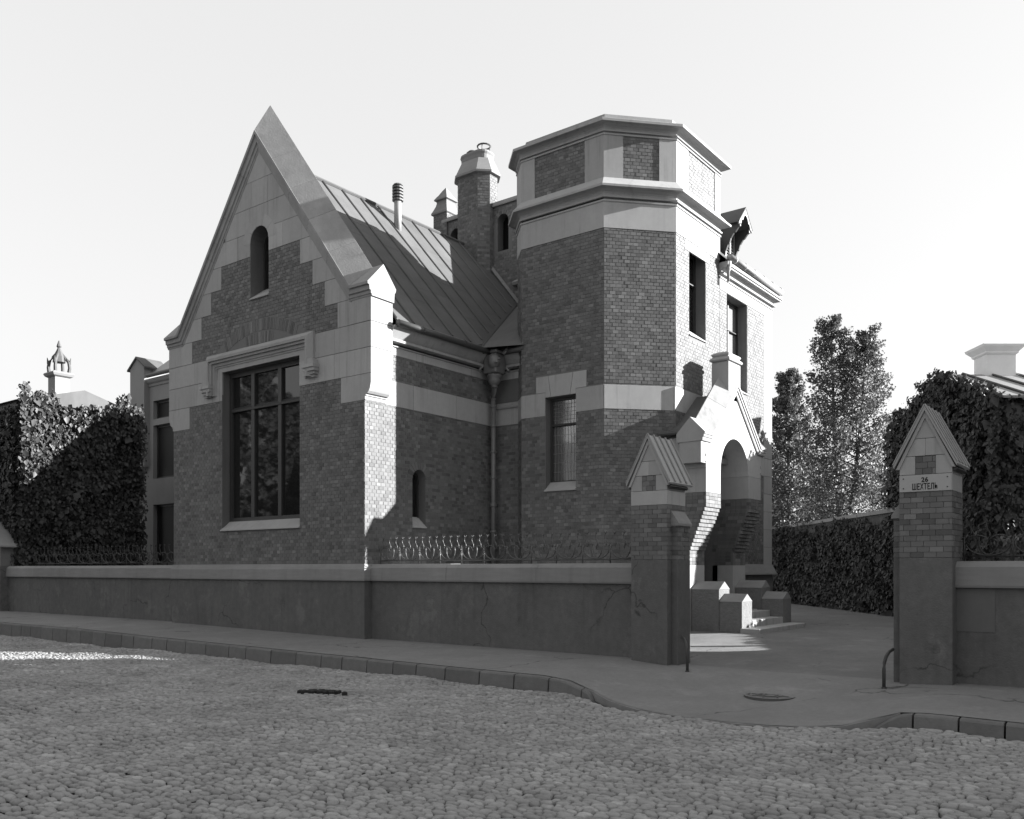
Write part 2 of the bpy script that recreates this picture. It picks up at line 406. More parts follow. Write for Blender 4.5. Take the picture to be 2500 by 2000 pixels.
# a course of larger stones along the gutter
x = -21
while x < 17:
    w = rnd.uniform(.1,.2); cy = lerp(KY,x+w/2)-.215+rnd.uniform(-.02,.02); q = px(x+w/2,cy,-.25)
    if q and -80 < q[0] < 2580: stones.append((q[2],x+w/2,cy,w,.11))
    x += w
stones.sort()
NR = 8
def dome(cx, cy, w, rh, sd):
    r = random.Random(sd); h = r.uniform(.012,.026); zc = rz(cx,cy)-.022+r.uniform(-.008,.007)
    ang = r.uniform(-.35,.35); tx, ty = r.uniform(-.16,.16), r.uniform(-.16,.16); pts = []
    lv = ((1.04,-.7),(.97,.45),(.70,.93))
    jit = [r.uniform(.84,1.14) for _ in range(NR)]
    for s_, hz in lv:
        for k in range(NR):
            a = 2*math.pi*k/NR+.3; c, s = math.cos(a), math.sin(a)
            e = .72; ux = math.copysign(abs(c)**e,c)*w*.475*s_*jit[k]; uy = math.copysign(abs(s)**e,s)*rh*.485*s_*jit[(k*2)%NR]
            X = ux*math.cos(ang*.4)-uy*math.sin(ang*.4); Y = ux*math.sin(ang*.4)+uy*math.cos(ang*.4)
            pts.append((X, Y, h*hz+(tx*X+ty*Y)*max(hz,0)))
    pts.append((r.uniform(-.01,.01), r.uniform(-.01,.01), h)); return pts, (cx,cy,zc)
DF = []
for k in range(2):
    for i in range(NR): DF.append((k*NR+i,k*NR+(i+1)%NR,(k+1)*NR+(i+1)%NR,(k+1)*NR+i))
for i in range(NR): DF.append((2*NR+i,2*NR+(i+1)%NR,3*NR))
mass = MB()
for k, (d,cx,cy,w,rh) in enumerate(stones):
    p, c = dome(cx,cy,w,rh,k)
    q = px(*c)
    if k < 300 and q and q[1] < 2020:
        me = bpy.data.meshes.new('cobble'); me.from_pydata(p,[],DF); me.materials.append(MATS['cobble'])
        me.polygons.foreach_set('use_smooth',[True]*len(DF)); o = link('cobble',me,road); o.location = c
    else:
        mass.add([(a+c[0],b+c[1],e+c[2]) for a,b,e in p], DF)
o = mass.build('cobbles','cobble',road,smooth=True); o['kind'] = 'stuff'
# dark droppings on the setts
mb = MB()
for k in range(70):
    t = rnd.gauss(0,1); c = cp(-2.62+.13*t, 11.95+rnd.gauss(0,.07)); s = rnd.uniform(.02,.05)
    z = rz(c[0],c[1])+.025; mb.lathe(c[0],c[1],[(s,z-.05),(s*.9,z+s*.15),(s*.4,z+s*.4)],6,rnd.uniform(0,3))
o = tag(mb.build('dirt_patch','dirt'),'small black patch of trodden dirt on the cobbled road','dirt',kind='stuff')
# manhole cover in the driveway mouth
mc = empty('manhole_cover',(9.58,-1.55,gz(9.58,-1.55)))
tag(mc,'round iron manhole cover set flush in the asphalt of the gateway','manhole cover')
def ring(r0, r1, z0, z1, n=36):
    mb = MB(); vs = []; fs = []
    for k in range(n):
        a = 2*math.pi*k/n
        for r_, z_ in ((r0,z0),(r1,z0),(r1,z1),(r0,z1)): vs.append((r_*math.cos(a),r_*math.sin(a),z_))
    for k in range(n):
        for i in range(4): fs.append((k*4+i,((k+1)%n)*4+i,((k+1)%n)*4+(i+1)%4,k*4+(i+1)%4))
    mb.add(vs,fs); return mb
orient(ring(.29,.345,-.05,.006).build('rim','grey_iron',mc))
mb = MB(); mb.lathe(0,0,[(.272,-.05),(.272,.004)],32); mb.build('lid','yard',mc)
for r_ in (.09,.17): orient(ring(r_-.014,r_+.014,.0,.009,24).build('raised_ring','iron',mc))
for k in range(8):
    a = k*math.pi/4; mb = MB(); mb.tube([(.1*math.cos(a),.1*math.sin(a),.006),(.26*math.cos(a),.26*math.sin(a),.006)],.006,4); mb.build('rib','iron',mc)

# ------------------------------------------------------------------ the mansion
mansion = empty('brick_mansion',(0,0,0))
tag(mansion,'brick mansion with steep stone gable, octagonal tower and arched corner porch','house')
STORE = []
FG = Fr((0,0),(1,0)); FS = Fr((0,0),(0,1)); FT = Fr((0,4.058),(1,0)); F45 = Fr((3.53,4.058),(1.171,1.254)); FX = Fr((4.70,0),(0,1))
FM = Fr((0,8.0),(1,0)); FL = Fr((0,4.5),(1,0)); FR_ = Fr((0,4.46),(1,0))
WALLS = {}
def wall(name, key, F, outer, holes, n0, m=('mortar','brick')):
    mb = MB(); plate(mb,F,outer,holes,n0,0.0); WALLS[key] = mb.build(name,m,mansion); return WALLS[key]
def stones_on(key, F, polys, n0=-.03, n1=.014, name='stone_block', m='stone', gap=.004):
    for p in polys:
        cx = sum(q[0] for q in p)/len(p); cz = sum(q[1] for q in p)/len(p)
        hu = max(abs(q[0]-cx) for q in p); hz = max(abs(q[1]-cz) for q in p)
        q = [(cx+(u-cx)*(1-gap/hu), cz+(z-cz)*(1-gap/hz)) for u,z in p]
        mb = MB(); fprism(mb,F,q,n0,n1); mb.build(name,m,WALLS[key],bevel=.004)
def sill(F, u0, u1, z0, z1, n_out, n_in, parent, m='stone', name='sill'):
    mb = MB(); pr = [(n_in,z0-.02),(n_out,z0-.02),(n_out,z0),(n_in,z1)]
    mb.loft([[F.p(u,z,n) for n,z in pr] for u in (u0,u1)]); return orient(mb.build(name,m,parent))
def window(name, F, u0, u1, z0, z1, n, mull=(), trans=(), fw=.07, parent=None, glass='glass', frame='wood_dark', depth=.09, lead=None, head=None):
    w = empty(name,(0,0,0),parent or mansion); mb = MB()
    if head is None:
        fbox(mb,F,u0,u0+fw,z0,z1,n-depth,n); fbox(mb,F,u1-fw,u1,z0,z1,n-depth,n)
        fbox(mb,F,u0+fw,u1-fw,z0,z0+fw,n-depth,n); fbox(mb,F,u0+fw,u1-fw,z1-fw,z1,n-depth,n)
    else:
        outer = archpoly(u0,u1,z0,head); inner = archpoly(u0+fw,u1-fw,z0+fw,head); plate(mb,F,outer,[inner],n-depth,n,0,0)
    orient(mb.build('frame',frame,w))
    for u in mull:
        mb = MB(); fbox(mb,F,u-fw*.5,u+fw*.5,z0+fw,z1-(fw if head is None else .25),n-depth,n+.012); mb.build('mullion',frame,w)
    for z in trans:
        mb = MB(); pr = [(n-depth,z-fw*.55),(n+.03,z-fw*.55),(n+.035,z-fw*.2),(n-depth,z+fw*.75)]
        mb.loft([[F.p(u,zz,nn) for nn,zz in pr] for u in (u0+fw,u1-fw)]); orient(mb.build('transom',frame,w))
    us = [u0+fw*.5]+sorted(mull)+[u1-fw*.5]; zs = [z0+fw*.5]+sorted(trans)+[z1-fw*.5]
    for a,b in zip(us,us[1:]):
        for c,d in zip(zs,zs[1:]):
            s = fw*.45; t = rnd.uniform(-.004,.004)
            mb = MB(); mb.add([F.p(a+s,c+s,n-.05+t),F.p(b-s,c+s,n-.05-t),F.p(b-s,d-s,n-.05),F.p(a+s,d-s,n-.05)],[(0,1,2,3)]); 
            if head is not None:
                mb = MB(); hp = archpoly(u0+fw*.6,u1-fw*.6,z0+fw*.6,head); mb.add([F.p(u,z,n-.05) for u,z in hp],[tuple(range(len(hp)))])
            pane = mb.build('pane',glass,w)
            if lead:
                lm = MB(); k = 0
                ww = b-a
                for i in range(1,lead): 
                    u = a+ww*i/lead; pts = [F.p(u+.012*math.sin(6*zz+i),zz,n-.044) for zz in [c+s+(d-c-2*s)*j/8 for j in range(9)]]
                    lm.tube(pts,.004,4)
                for zz in [c+s+(d-c-2*s)*j/6 for j in range(1,6)]:
                    lm.tube([F.p(a+s,zz,n-.043),F.p(b-s,zz,n-.043)],.0035,4)
                lm.build('lead_came','lead',w)
    return w
def bricks(key, F, include, exclude, zref=1.62): lay(F,include,exclude,key,STORE,zref)

# --- street gable
APX = -3.645
def zr(u): return 11.60-1.317*abs(u-APX)
win = rect(-5.14,-2.15,2.48,6.43); slit = archpoly(-3.985,-3.285,8.05,9.40)
wall('gable_wall','g',FG,[(-7.287,1.3),(0,1.3),(0,7.5),(-.38,7.5),(APX,11.8),(-6.91,7.5),(-7.287,7.5)],[win,slit],-.5)
hood = [(-5.69,5.84),(-5.69,6.86),(-1.60,6.86),(-1.60,5.84)]
brick_g = [[(-7.287,1.62),(0,1.62),(0,5.15),(-.74,5.15),(-.74,5.71),(-2.15,5.71),(-2.15,2.48),(-5.14,2.48),(-5.14,5.71),(-6.52,5.71),(-6.52,5.15),(-7.287,5.15)],
           [(-6.44,6.83),(-.84,6.83),(-.84,7.39),(-1.26,7.39),(-1.26,7.95),(-1.69,7.95),(-1.69,8.51),(-2.125,8.51),(-2.125,9.08),(-5.165,9.08),(-5.165,8.51),(-5.6,8.51),(-5.6,7.95),(-6.02,7.95),(-6.02,7.39),(-6.44,7.39)]]
bricks('g',FG,[brick_g[0]],[])
arc = [(APX+2.45*math.cos(a),5.55+1.98*math.sin(a)) for a in [R(38+104*k/14) for k in range(15)]]+[(APX+2.1*math.cos(a),5.25+1.68*math.sin(a)) for a in [R(142-104*k/14) for k in range(15)]]
arcx = arc[:15]+[(arc[14][0],6.83),(arc[0][0],6.83)]
bricks('g',FG,[brick_g[1]],[slit,arcx])
# relieving arch of bricks on edge above the window hood
mb = MB(); mb2 = []
for k in range(66):
    a0, a1 = R(38+104*k/66+.09), R(38+104*(k+1)/66-.09)
    def pt(a,t): return (APX+(2.45-.36*t)*math.cos(a), 5.55-.3*t+(1.98-.32*t)*math.sin(a))
    for t0,t1 in ((0.02,.47),(.53,.97)):
        q = [pt(a1,t1),pt(a0,t1),pt(a0,t0),pt(a1,t0)]
        if min(z for _,z in q) > 6.87: fprism(mb,FG,q[::-1] if False else q,-.01,.006+rnd.uniform(-.002,.003))
orient(mb.build('relieving_arch','brick',WALLS['g']))
lo = [(-4.9,6.84),(-2.4,6.84)]
under = [(arcx[0][0]-.02,6.87)]+[(APX+(2.45-.37)*math.cos(a),5.55-.31+(1.98-.33)*math.sin(a)) for a in [R(44+92*k/12) for k in range(13)]]+[(arcx[14][0]+.02,6.87)]
under = [p for p in under if p[1] >= 6.87]
bricks('g',FG,[under],[])
st = []
zrow = [6.83,7.39,7.95,8.51,9.08,9.66,10.26,10.88,11.6]
bl = {6.83:-6.44,7.39:-6.02,7.95:-5.6,8.51:-5.165}
for z0,z1 in zip(zrow,zrow[1:]):
    if z0 in bl:
        parts = [rect(-7.6,bl[z0],z0,z1), rect(2*APX-bl[z0],.31,z0,z1)]
        if z0 == 6.83: parts = [rect(-6.9,bl[z0],z0,z1),rect(2*APX-bl[z0],-.39,z0,z1)]
    elif z0 == 9.08: parts = [rect(-5.5,-4.5,z0,z1),rect(-4.5,-3.99,z0,z1),rect(-3.28,-2.75,z0,z1),rect(-2.75,-1.5,z0,z1)]
    elif z0 == 9.66: parts = [rect(-5,-4.0,z0,z1),rect(-4.0,-3.3,z0+.10,z1),rect(-3.3,-2.2,z0,z1)]
    elif z0 == 10.26: parts = [rect(-5,-3.95,z0,z1),rect(-3.95,-3.32,z0,z1),rect(-3.32,-2.2,z0,z1)]
    else: parts = [rect(-4.6,-2.7,z0,z1)]
    for p in parts:
        p = clip(p,1.317,1,11.60+1.317*APX); p = clip(p,-1.317,1,11.60-1.317*APX)
        if len(p) > 2: st.append(p)
stones_on('g',FG,[p for p in st if max(q[0] for q in p)-min(q[0] for q in p) > .05])
# voussoir ring of the attic slit
mb = MB()
ri, ro = .352, .352
for k in range(5):
    a0, a1 = math.pi*k/5+.01, math.pi*(k+1)/5-.01
    q = [(APX+.01+.354*math.cos(a0),9.40+.354*math.sin(a0)),(APX+.01+.62*math.cos(a0),9.40+.62*math.sin(a0)),(APX+.01+.62*math.cos((a0+a1)/2),9.40+.62*math.sin((a0+a1)/2)),(APX+.01+.62*math.cos(a1),9.40+.62*math.sin(a1)),(APX+.01+.354*math.cos(a1),9.40+.354*math.sin(a1)),(APX+.01+.354*math.cos((a0+a1)/2),9.40+.354*math.sin((a0+a1)/2))]
    mb = MB(); fprism(mb,FG,q,-.03,.0165); orient(mb.build('arch_stone','stone',WALLS['g']))
# corner piers: blocks that wrap round both corners
for side in (1,-1):
    def ux(u): return u if side > 0 else 2*APX-u
    rows = [(5.712,6.27,-2.148,.215),(6.272,6.828,-1.61,.215),(6.832,7.40,-.395,.215)]
    for z0,z1,a,b in rows:
        cuts = [a]+([-.95] if b-a > 1.5 else [])+[b]
        for c,d in zip(cuts,cuts[1:]):
            y1 = .635 if d > .1 else .05
            x0, x1 = sorted((ux(c),ux(d))); mb = MB(); mb.box(x0+.002,x1-.002,-.0145,y1,z0+.004,z1-.004); mb.build('stone_block','stone',WALLS['g'],bevel=.004)
    x0, x1 = sorted((ux(-.738),ux(0))); mb = MB(); mb.box(x0+.002,x1,-.0145,.05,5.152,5.708); mb.build('stone_block','stone',WALLS['g'],bevel=.004)
    # corbel under the pier
    pr = [(0,5.16),(.03,5.16),(.03,5.235),(.055,5.24),(.055,5.275),(.10,5.285),(.145,5.33),(.18,5.39),(.2,5.46),(.212,5.52),(.212,5.708),(0,5.708)]
    mb = MB(); mb.loft([[(ux(x),y,z) for x,z in pr] for y in (-.0145,.615)]); orient(mb.build('corbel','stone',WALLS['g']))
# rake coping in separate stones
CPTS = [(-7.545,7.64),(-6.97,7.64)]
for k in range(1,6): CPTS.append((-6.97+(APX+6.97)*k/5, 7.64+(12.02-7.64)*k/5))
for k in range(1,6): CPTS.append((APX+(-.32-APX)*k/5, 12.02+(7.64-12.02)*k/5))
CPTS.append((.255,7.64))
CPROF = [(-.29,-.05),(-.29,.025),(-.25,.03),(-.245,.05),(-.18,.055),(-.17,.09),(-.12,.095),(-.07,.10),(-.065,.145),(-.005,.15),(.0,.14),(.47,-.318),(.01,-.705),(-.02,-.70),(-.06,-.69),(-.1,-.66),(-.3,-.645)]
rg = path_on(FG,CPTS,CPROF)
for i in range(len(rg)-1):
    a = [Vector(p) for p in rg[i]]; b = [Vector(p) for p in rg[i+1]]; g_ = .0025
    A = [p+(q-p).normalized()*g_ for p,q in zip(a,b)]; B = [q+(p-q).normalized()*g_ for p,q in zip(a,b)]
    mb = MB(); mb.loft([A,B]); orient(mb.build('coping_stone','coping_stone',mansion,bevel=.004))
# window hood with label stops
hp = [(-5.50,5.86),(-5.50,6.70),(-1.79,6.70),(-1.79,5.86)]
hprof = [(-.16,-.02),(-.16,.03),(-.12,.035),(-.115,.06),(-.05,.065),(-.045,.12),(.01,.125),(.015,.17),(.08,.175),(.19,.07),(.19,-.02)]
mb = MB(); mb.loft(path_on(FG,hp,hprof)); orient(mb.build('window_hood','stone',mansion))
for cx in (-5.64,-1.65):
    mb = MB(); s = -1 if cx < APX else 1
    for w_,z0,z1,n1 in ((.40,6.05,6.12,.20),(.37,5.97,6.05,.17),(.31,5.90,5.97,.13),(.24,5.84,5.90,.09)): fbox(mb,FG,cx-w_*.5+.0,cx+w_*.5,z0,z1,-.02,n1)
    fprism(mb,FG,[(cx-.18,6.12),(cx+.18,6.12),(cx+.12,6.25),(cx-.12,6.25)],-.02,.165); mb.build('label_stop','stone',mansion)
stones_on('g',FG,[[(-5.335,5.87),(-5.142,5.87),(-5.142,6.43),(-2.148,6.43),(-2.148,5.87),(-1.955,5.87),(-1.955,6.545),(-5.335,6.545)]],n1=.012,name='window_surround')
window('studio_window',FG,-5.14,-2.15,2.66,6.43,-.21,(-4.17,-3.13),(5.50,),.125)
sill(FG,-5.16,-2.13,2.47,2.72,.06,-.24,mansion)
window('attic_window',FG,-3.985,-3.285,8.2,9.75,-.38,(),(),.06,head=9.40)
sill(FG,-3.985,-3.285,8.04,8.38,.05,-.40,mansion)

# --- garden side of the gable wing
sslit = archpoly(1.48,1.92,2.48,3.575)
wall('garden_wall','s',FS,[(.5,0),(4.47,0),(4.47,6.9),(.5,6.9)],[sslit],-.4)
bricks('s',FS,[rect(0.0,4.45,1.62,5.135)],[sslit,archpoly(1.30,2.10,3.575,3.575)])
bricks('s',FS,[rect(.62,4.45,5.705,6.28)],[])
for k in range(11):
    a0, a1 = math.pi*k/11+.02, math.pi*(k+1)/11-.02
    q = [(1.70+r_*math.cos(a),3.575+r_*math.sin(a)) for r_,a in ((.222,a0),(.395,a0),(.395,a1),(.222,a1))]
    mb = MB(); fprism(mb,FS,q,-.01,.012); orient(mb.build('arch_brick','brick',WALLS['s']))
window('slit_window',FS,1.48,1.92,2.6,3.8,-.22,(),(),.045,head=3.575,glass='glass')
sill(FS,1.475,1.925,2.47,2.72,.04,-.24,mansion)
for a,b in ((.0,1.5),(1.5,3.0),(3.0,4.46)): stones_on('s',FS,[rect(max(a,.62) if False else a,b,5.137,5.703)],n1=.013)
rp = [(0,.62),(0,4.46),(1.0,4.46)]
sweep_obj('frieze',rp,[(-.05,6.283),(.014,6.283),(.014,6.47),(.03,6.475),(-.05,6.475)],'stone',mansion)
orient(sweep_obj('eaves_cornice',rp,[(-.05,6.46),(.05,6.462),(.055,6.485),(.0,6.49),(.0,6.53),(.06,6.54),(.17,6.545),(.175,6.60),(-.05,6.60)],'stone',mansion))
orient(sweep_obj('eaves_cove',rp,[(-.05,6.60),(.10,6.602),(.30,6.83),(.30,6.86),(-.05,6.86)],'stone',mansion))
rp2 = [(.0,.64),(0,4.46),(1.05,4.46)]
gp = [(.36,.66,6.90),(.36,2.0,6.90),(.36,3.3,6.89),(.36,4.0,6.885)]
mb = MB(); mb.tube(gp,.075,10); mb.tube([(.36,4.1,6.885),(1.25,4.1,6.9)],.075,10); mb.build('gutter','gutter_metal',mansion,smooth=True)
for yy in (1.45,2.9):
    mb = MB(); mb.tube([(.36,yy-.03,6.90),(.36,yy+.03,6.90)],.084,10); mb.build('gutter_joint','gutter_metal',mansion)
mb = MB(); fbox(mb,FR_,-.05,1.25,0,6.9,-.3,0); WALLS['r'] = mb.build('return_wall',('mortar','brick'),mansion)
bricks('r',FR_,[rect(.0,.82,1.62,5.135)],[])
stones_on('r',FR_,[rect(.014,.86,5.137,5.703)],n1=.013)
mb = MB(); fbox(mb,FR_,.02,.9,5.71,6.28,-.02,.012); mb.build('rendered_panel','pale_patch',WALLS['r'])
orient(sweep_obj('string_course',[(.014,4.46),(.88,4.46)],[(-.02,5.56),(.06,5.56),(.09,5.60),(.03,5.64),(-.02,5.64)],'stone',mansion))
# rainwater head and downpipe
dp = empty('downpipe',(0,0,0),mansion); DX, DY = .20, 4.20
mb = MB(); mb.lathe(DX,DY,[(.062,1.4),(.062,5.8)],10); mb.build('pipe','pipe_metal',dp,smooth=True)
for zz in (1.75,2.45,3.1,3.14,3.8,4.45,5.1,5.6):
    mb = MB(); mb.lathe(DX,DY,[(.064,zz-.03),(.082,zz-.02),(.085,zz+.015),(.066,zz+.03)],10); mb.build('collar','pipe_metal',dp)
HX, HY = .37, 4.03
mb = MB(); mb.tube([(DX,DY,5.75),(DX+.02,DY-.02,5.9),(HX,HY,6.04),(HX,HY,6.1)],.066,10); mb.build('swan_neck','pipe_metal',dp,smooth=True)
mb = MB(); mb.lathe(HX,HY,[(.075,6.02),(.085,6.05),(.08,6.08),(.12,6.1),(.165,6.2),(.15,6.26),(.19,6.30),(.17,6.36)],12); mb.build('funnel','pipe_metal',dp,smooth=True)
mb = MB(); mb.box(HX-.2,HX+.2,HY-.2,HY+.2,6.36,6.84); mb.box(HX-.24,HX+.24,HY-.24,HY+.24,6.84,6.92); o = mb.build('rainwater_head','pipe_metal',dp,bevel=.03)
# lion mask on the head (facing the corner of the street)
mk = empty('lion_mask',(HX,HY,0),dp); 
mb = MB(); mb.lathe(0,0,[(.02,6.45),(.12,6.5),(.155,6.6),(.15,6.72),(.1,6.8),(.02,6.82)],10,0,1,1); o = mb.build('face','pipe_metal',dp,smooth=True); o.location = (HX+.12,HY-.16,0)
for sx_,sy_,zz,rr in ((.22,-.20,6.60,.055),(.27,-.27,6.58,.03),(.28,-.16,6.68,.03),(.16,-.28,6.68,.03)):
    mb = MB(); mb.lathe(HX+sx_,HY+sy_,[(.005,zz-rr),(rr,zz-rr*.4),(rr,zz+rr*.4),(.005,zz+rr)],8); mb.build('snout' if rr > .05 else 'brow','pipe_metal',dp,smooth=True)
for a in (-.30,.30):
    mb = MB(); mb.tube([(HX+.12+a*.55,HY-.16+a*.55,6.83),(HX+.16+a*.75,HY-.2+a*.72,6.93),(HX+.12+a*.8,HY-.16+a*.8,7.0)],[.05,.04,.01],6); mb.build('ear','pipe_metal',dp)
    mb = MB(); mb.tube([(HX+.1+a*.7,HY-.14+a*.7,6.5),(HX+.14+a*.85,HY-.18+a*.85,6.4),(HX+.12+a*.75,HY-.16+a*.75,6.33)],[.03,.04,.015],6); mb.build('curl','pipe_metal',dp)
bpy.data.objects.remove(mk)

# --- roof of the gable wing: sheets between standing seams
RZ0, RXE, RSL = 11.5, .33, 1.153
def rzx(x): return RZ0-RSL*(x-APX)
seams = [.72,1.29,1.94,2.60,3.26,3.90,4.57,5.25,5.95,6.60,7.30,8.02]
roof = MB(); roof.add([(APX,.55,RZ0-.03),(-7.6,.55,rzx(.31)-.03),(-7.6,8.0,rzx(.31)-.03),(APX,8.0,RZ0-.03)],[(0,1,2,3)])
roof = roof.build('main_roof','roof_metal',mansion)
def vx(y): return RXE if y <= 3.54 else RXE-(y-3.54)/2.03
for a,b in zip(seams,seams[1:]):
    cutz = [APX,-2.55,-1.5,-.55,.33] if int(a*10) % 2 else [APX,-2.1,-1.0,.33]
    for x0,x1 in zip(cutz,cutz[1:]):
        poly = [(x0,a+.004),(min(x1,vx(a)),a+.004),(min(x1,vx(b)),b-.004),(x0,b-.004)]
        if poly[1][0] <= x0+.02: continue
        if poly[2][0] <= x0: poly = [poly[0],poly[1],(x0,a+(b-a)*(poly[1][0]-x0)/max(1e-3,poly[1][0]-vx(b)))]
        mb = MB(); t = .006 if x0 > APX else .006
        mb.add([(x,y,rzx(x)+(.004 if x < x0+.01 else .010)) for x,y in poly],[tuple(range(len(poly)))]); mb.add([(x,y,rzx(x)-.05) for x,y in poly],[tuple(range(len(poly)))[::-1]])
        k = len(poly); o_ = 0
        mb.f += [(i,i+k,(i+1)%k+k,(i+1)%k) for i in range(k)]; mb.mi += [0]*k
        orient(mb.build('roof_sheet','roof_metal',roof))
for y in seams[:-1]:
    y = y+rnd.uniform(-.006,.006); xe = vx(y)-.08; mb = MB(); mb.tube([(APX,y,RZ0+.03),((APX+xe)/2,y,rzx((APX+xe)/2)+.025),(xe,y,rzx(xe)+.03)],.022,4); mb.build('standing_seam','roof_metal',roof)
mb = MB(); mb.tube([(APX,.6,RZ0+.03),(APX,8.0,RZ0+.03)],.05,6); mb.build('ridge_roll','roof_metal',roof)
mb = MB(); V0,E1,V1 = (.33,3.56,6.93),(1.3,4.0,6.95),(-1.87,8.0,9.47)
mb.add([V0,E1,(1.3,8.0,9.5),V1],[(0,1,2,3)]); mb.build('valley_roof','roof_metal',roof)
mb = MB(); mb.tube([(-3.55,7.95,RZ0+.06),(-1.8,7.95,rzx(-1.8)+.06)],.07,4); mb.build('abutment_flashing','wall_coping',roof)
mb = MB(); mb.tube([(.33,3.56,6.95),(-1.87,7.98,9.49)],.03,4); mb.build('valley_seam','roof_metal',roof)
vp = empty('vent_pipe',(0,0,0),mansion)
mb = MB(); mb.lathe(-3.06,4.1,[(.10,10.6),(.10,11.75)],14); mb.build('shaft','pale_metal',vp,smooth=True)
for k in range(5):
    mb = MB(); z = 11.55+.085*k; mb.lathe(-3.06,4.1,[(.12,z),(.152,z+.012),(.152,z+.055),(.125,z+.07)],14); mb.build('cowl_ring','gutter_metal',vp)
mb = MB(); mb.lathe(-3.06,4.1,[(.15,11.97),(.11,12.02),(.02,12.04)],14); mb.build('cowl_cap','gutter_metal',vp)

# --- octagonal tower
OCT = [(.70,4.559),(1.201,4.058),(3.53,4.058),(4.701,5.312),(4.701,7.70),(2.75,7.70),(.70,6.1)]
twin = rect(1.91,2.77,3.38,5.59)
mb = MB(); plate(mb,FT,rect(1.201,3.53,0,9.5),[twin],-.36,0); WALLS['t'] = mb.build('tower_front_wall',('mortar','brick'),mansion)
mb = MB(); plate(mb,F45,rect(0,1.715,0,9.5),[],-.36,0); WALLS['f'] = mb.build('tower_angle_wall',('mortar','brick'),mansion)
FLA = Fr(OCT[0],(1,-1)); mb = MB(); plate(mb,FLA,rect(0,.708,0,9.5),[],-.36,0); WALLS['l'] = mb.build('tower_garden_wall',('mortar','brick'),mansion)
xwin = rect(6.0,6.9,7.08,9.2); hwin = rect(8.16,9.48,6.2,8.58); xdoor = rect(5.96,7.6,.5,3.9)
mb = MB(); plate(mb,FX,[(5.312,0),(11.24,0),(11.24,9.0),(7.7,9.0),(7.7,9.5),(5.312,9.5)],[xwin,hwin,xdoor],-.36,0); WALLS['x'] = mb.build('yard_wall',('mortar','brick'),mansion)
BT = 9.28
bricks('t',FT,[rect(1.201,3.53,1.62,5.155),rect(1.201,3.53,5.715,BT)],[rect(1.90,2.78,3.35,5.6),rect(1.63,3.07,5.5,6.11)])
bricks('f',F45,[rect(0,1.715,1.62,5.155),rect(0,1.715,5.715,BT)],[])
bricks('l',FLA,[rect(0,.708,1.62,5.155),rect(0,.708,5.715,BT)],[])
bricks('x',FX,[rect(5.312,7.70,4.0,5.155),rect(5.312,7.70,5.715,BT)],[rect(5.78,7.11,9.03,9.5),rect(5.99,6.91,7.0,9.3)])
bricks('x',FX,[rect(7.71,10.62,1.62,8.55)],[rect(8.15,9.49,6.1,8.7)])
for key,F,a,b,n in (('t',FT,1.201,1.905,0),('t',FT,2.775,3.53,0),('f',F45,0,1.715,0),('l',FLA,0,.708,0),('x',FX,5.253,7.70,0)): stones_on(key,F,[rect(a,b,5.157,5.713)],n1=.0135)
stones_on('t',FT,[[(1.63,5.717),(1.905,5.717),(1.905,5.592),(2.07,5.592),(1.99,6.108),(1.63,6.108)],[(2.072,5.592),(2.612,5.592),(2.70,6.108),(1.992,6.108)],[(2.614,5.592),(2.775,5.592),(2.775,5.717),(3.07,5.717),(3.07,6.108),(2.702,6.108)]],n1=.0135)
stones_on('x',FX,[rect(5.78,7.11,9.032,9.275)],n1=.0125)
for k in range(14):
    z0 = 1.62+k*.497; stones_on('x',FX,[rect(10.62,11.25,z0,z0+.497)],n1=.0135)
stones_on('x',FX,[rect(7.72,9.3,8.585,9.0),rect(9.3,10.4,8.585,9.0),rect(10.4,11.25,8.585,9.0)],n1=.0135)
core = MB(); core.loft([[(x*.8+.2*2.6,y*.8+.2*6.0,z) for x,y in OCT] for z in (0.0,9.4)]); core.build('tower_core','dark_void',mansion)
mb = MB(); r_ = sweep(OCT,[(0,9.27),(0,11.45)],True); mb.loft([[q[0] for q in r_],[q[1] for q in r_]]); WALLS['u'] = orient(mb.build('tower_attic','mortar',mansion))
orient(sweep_obj('tower_frieze',OCT,[(-.05,9.283),(.0145,9.283),(.0145,9.92),(-.05,9.92)],'stone',mansion,True))
orient(sweep_obj('tower_cornice',OCT,[(-.05,9.88),(.035,9.88),(.04,9.92),(.0,9.925),(.0,9.965),(.055,9.97),(.065,10.005),(.02,10.01),(.022,10.06),(.045,10.10),(.10,10.135),(.17,10.15),(.225,10.152),(.23,10.20),(.20,10.215),(.03,10.42),(-.05,10.42)],'stone',mansion,True))
orient(sweep_obj('crowning_cornice',OCT,[(-.05,11.395),(.04,11.395),(.045,11.425),(.0,11.43),(.0,11.465),(.05,11.47),(.06,11.495),(.02,11.50),(.025,11.55),(.055,11.59),(.12,11.615),(.225,11.62),(.23,11.675),(.21,11.69),(-.05,11.69)],'stone',mansion,True))
tp = sweep(OCT,[(.208,11.692),(-.10,11.84),(-.11,11.93)],True); mb = MB(); mb.loft([[q[0] for q in tp],[q[1] for q in tp],[q[2] for q in tp]]); orient(mb.build('tower_cap','coping_stone',mansion))
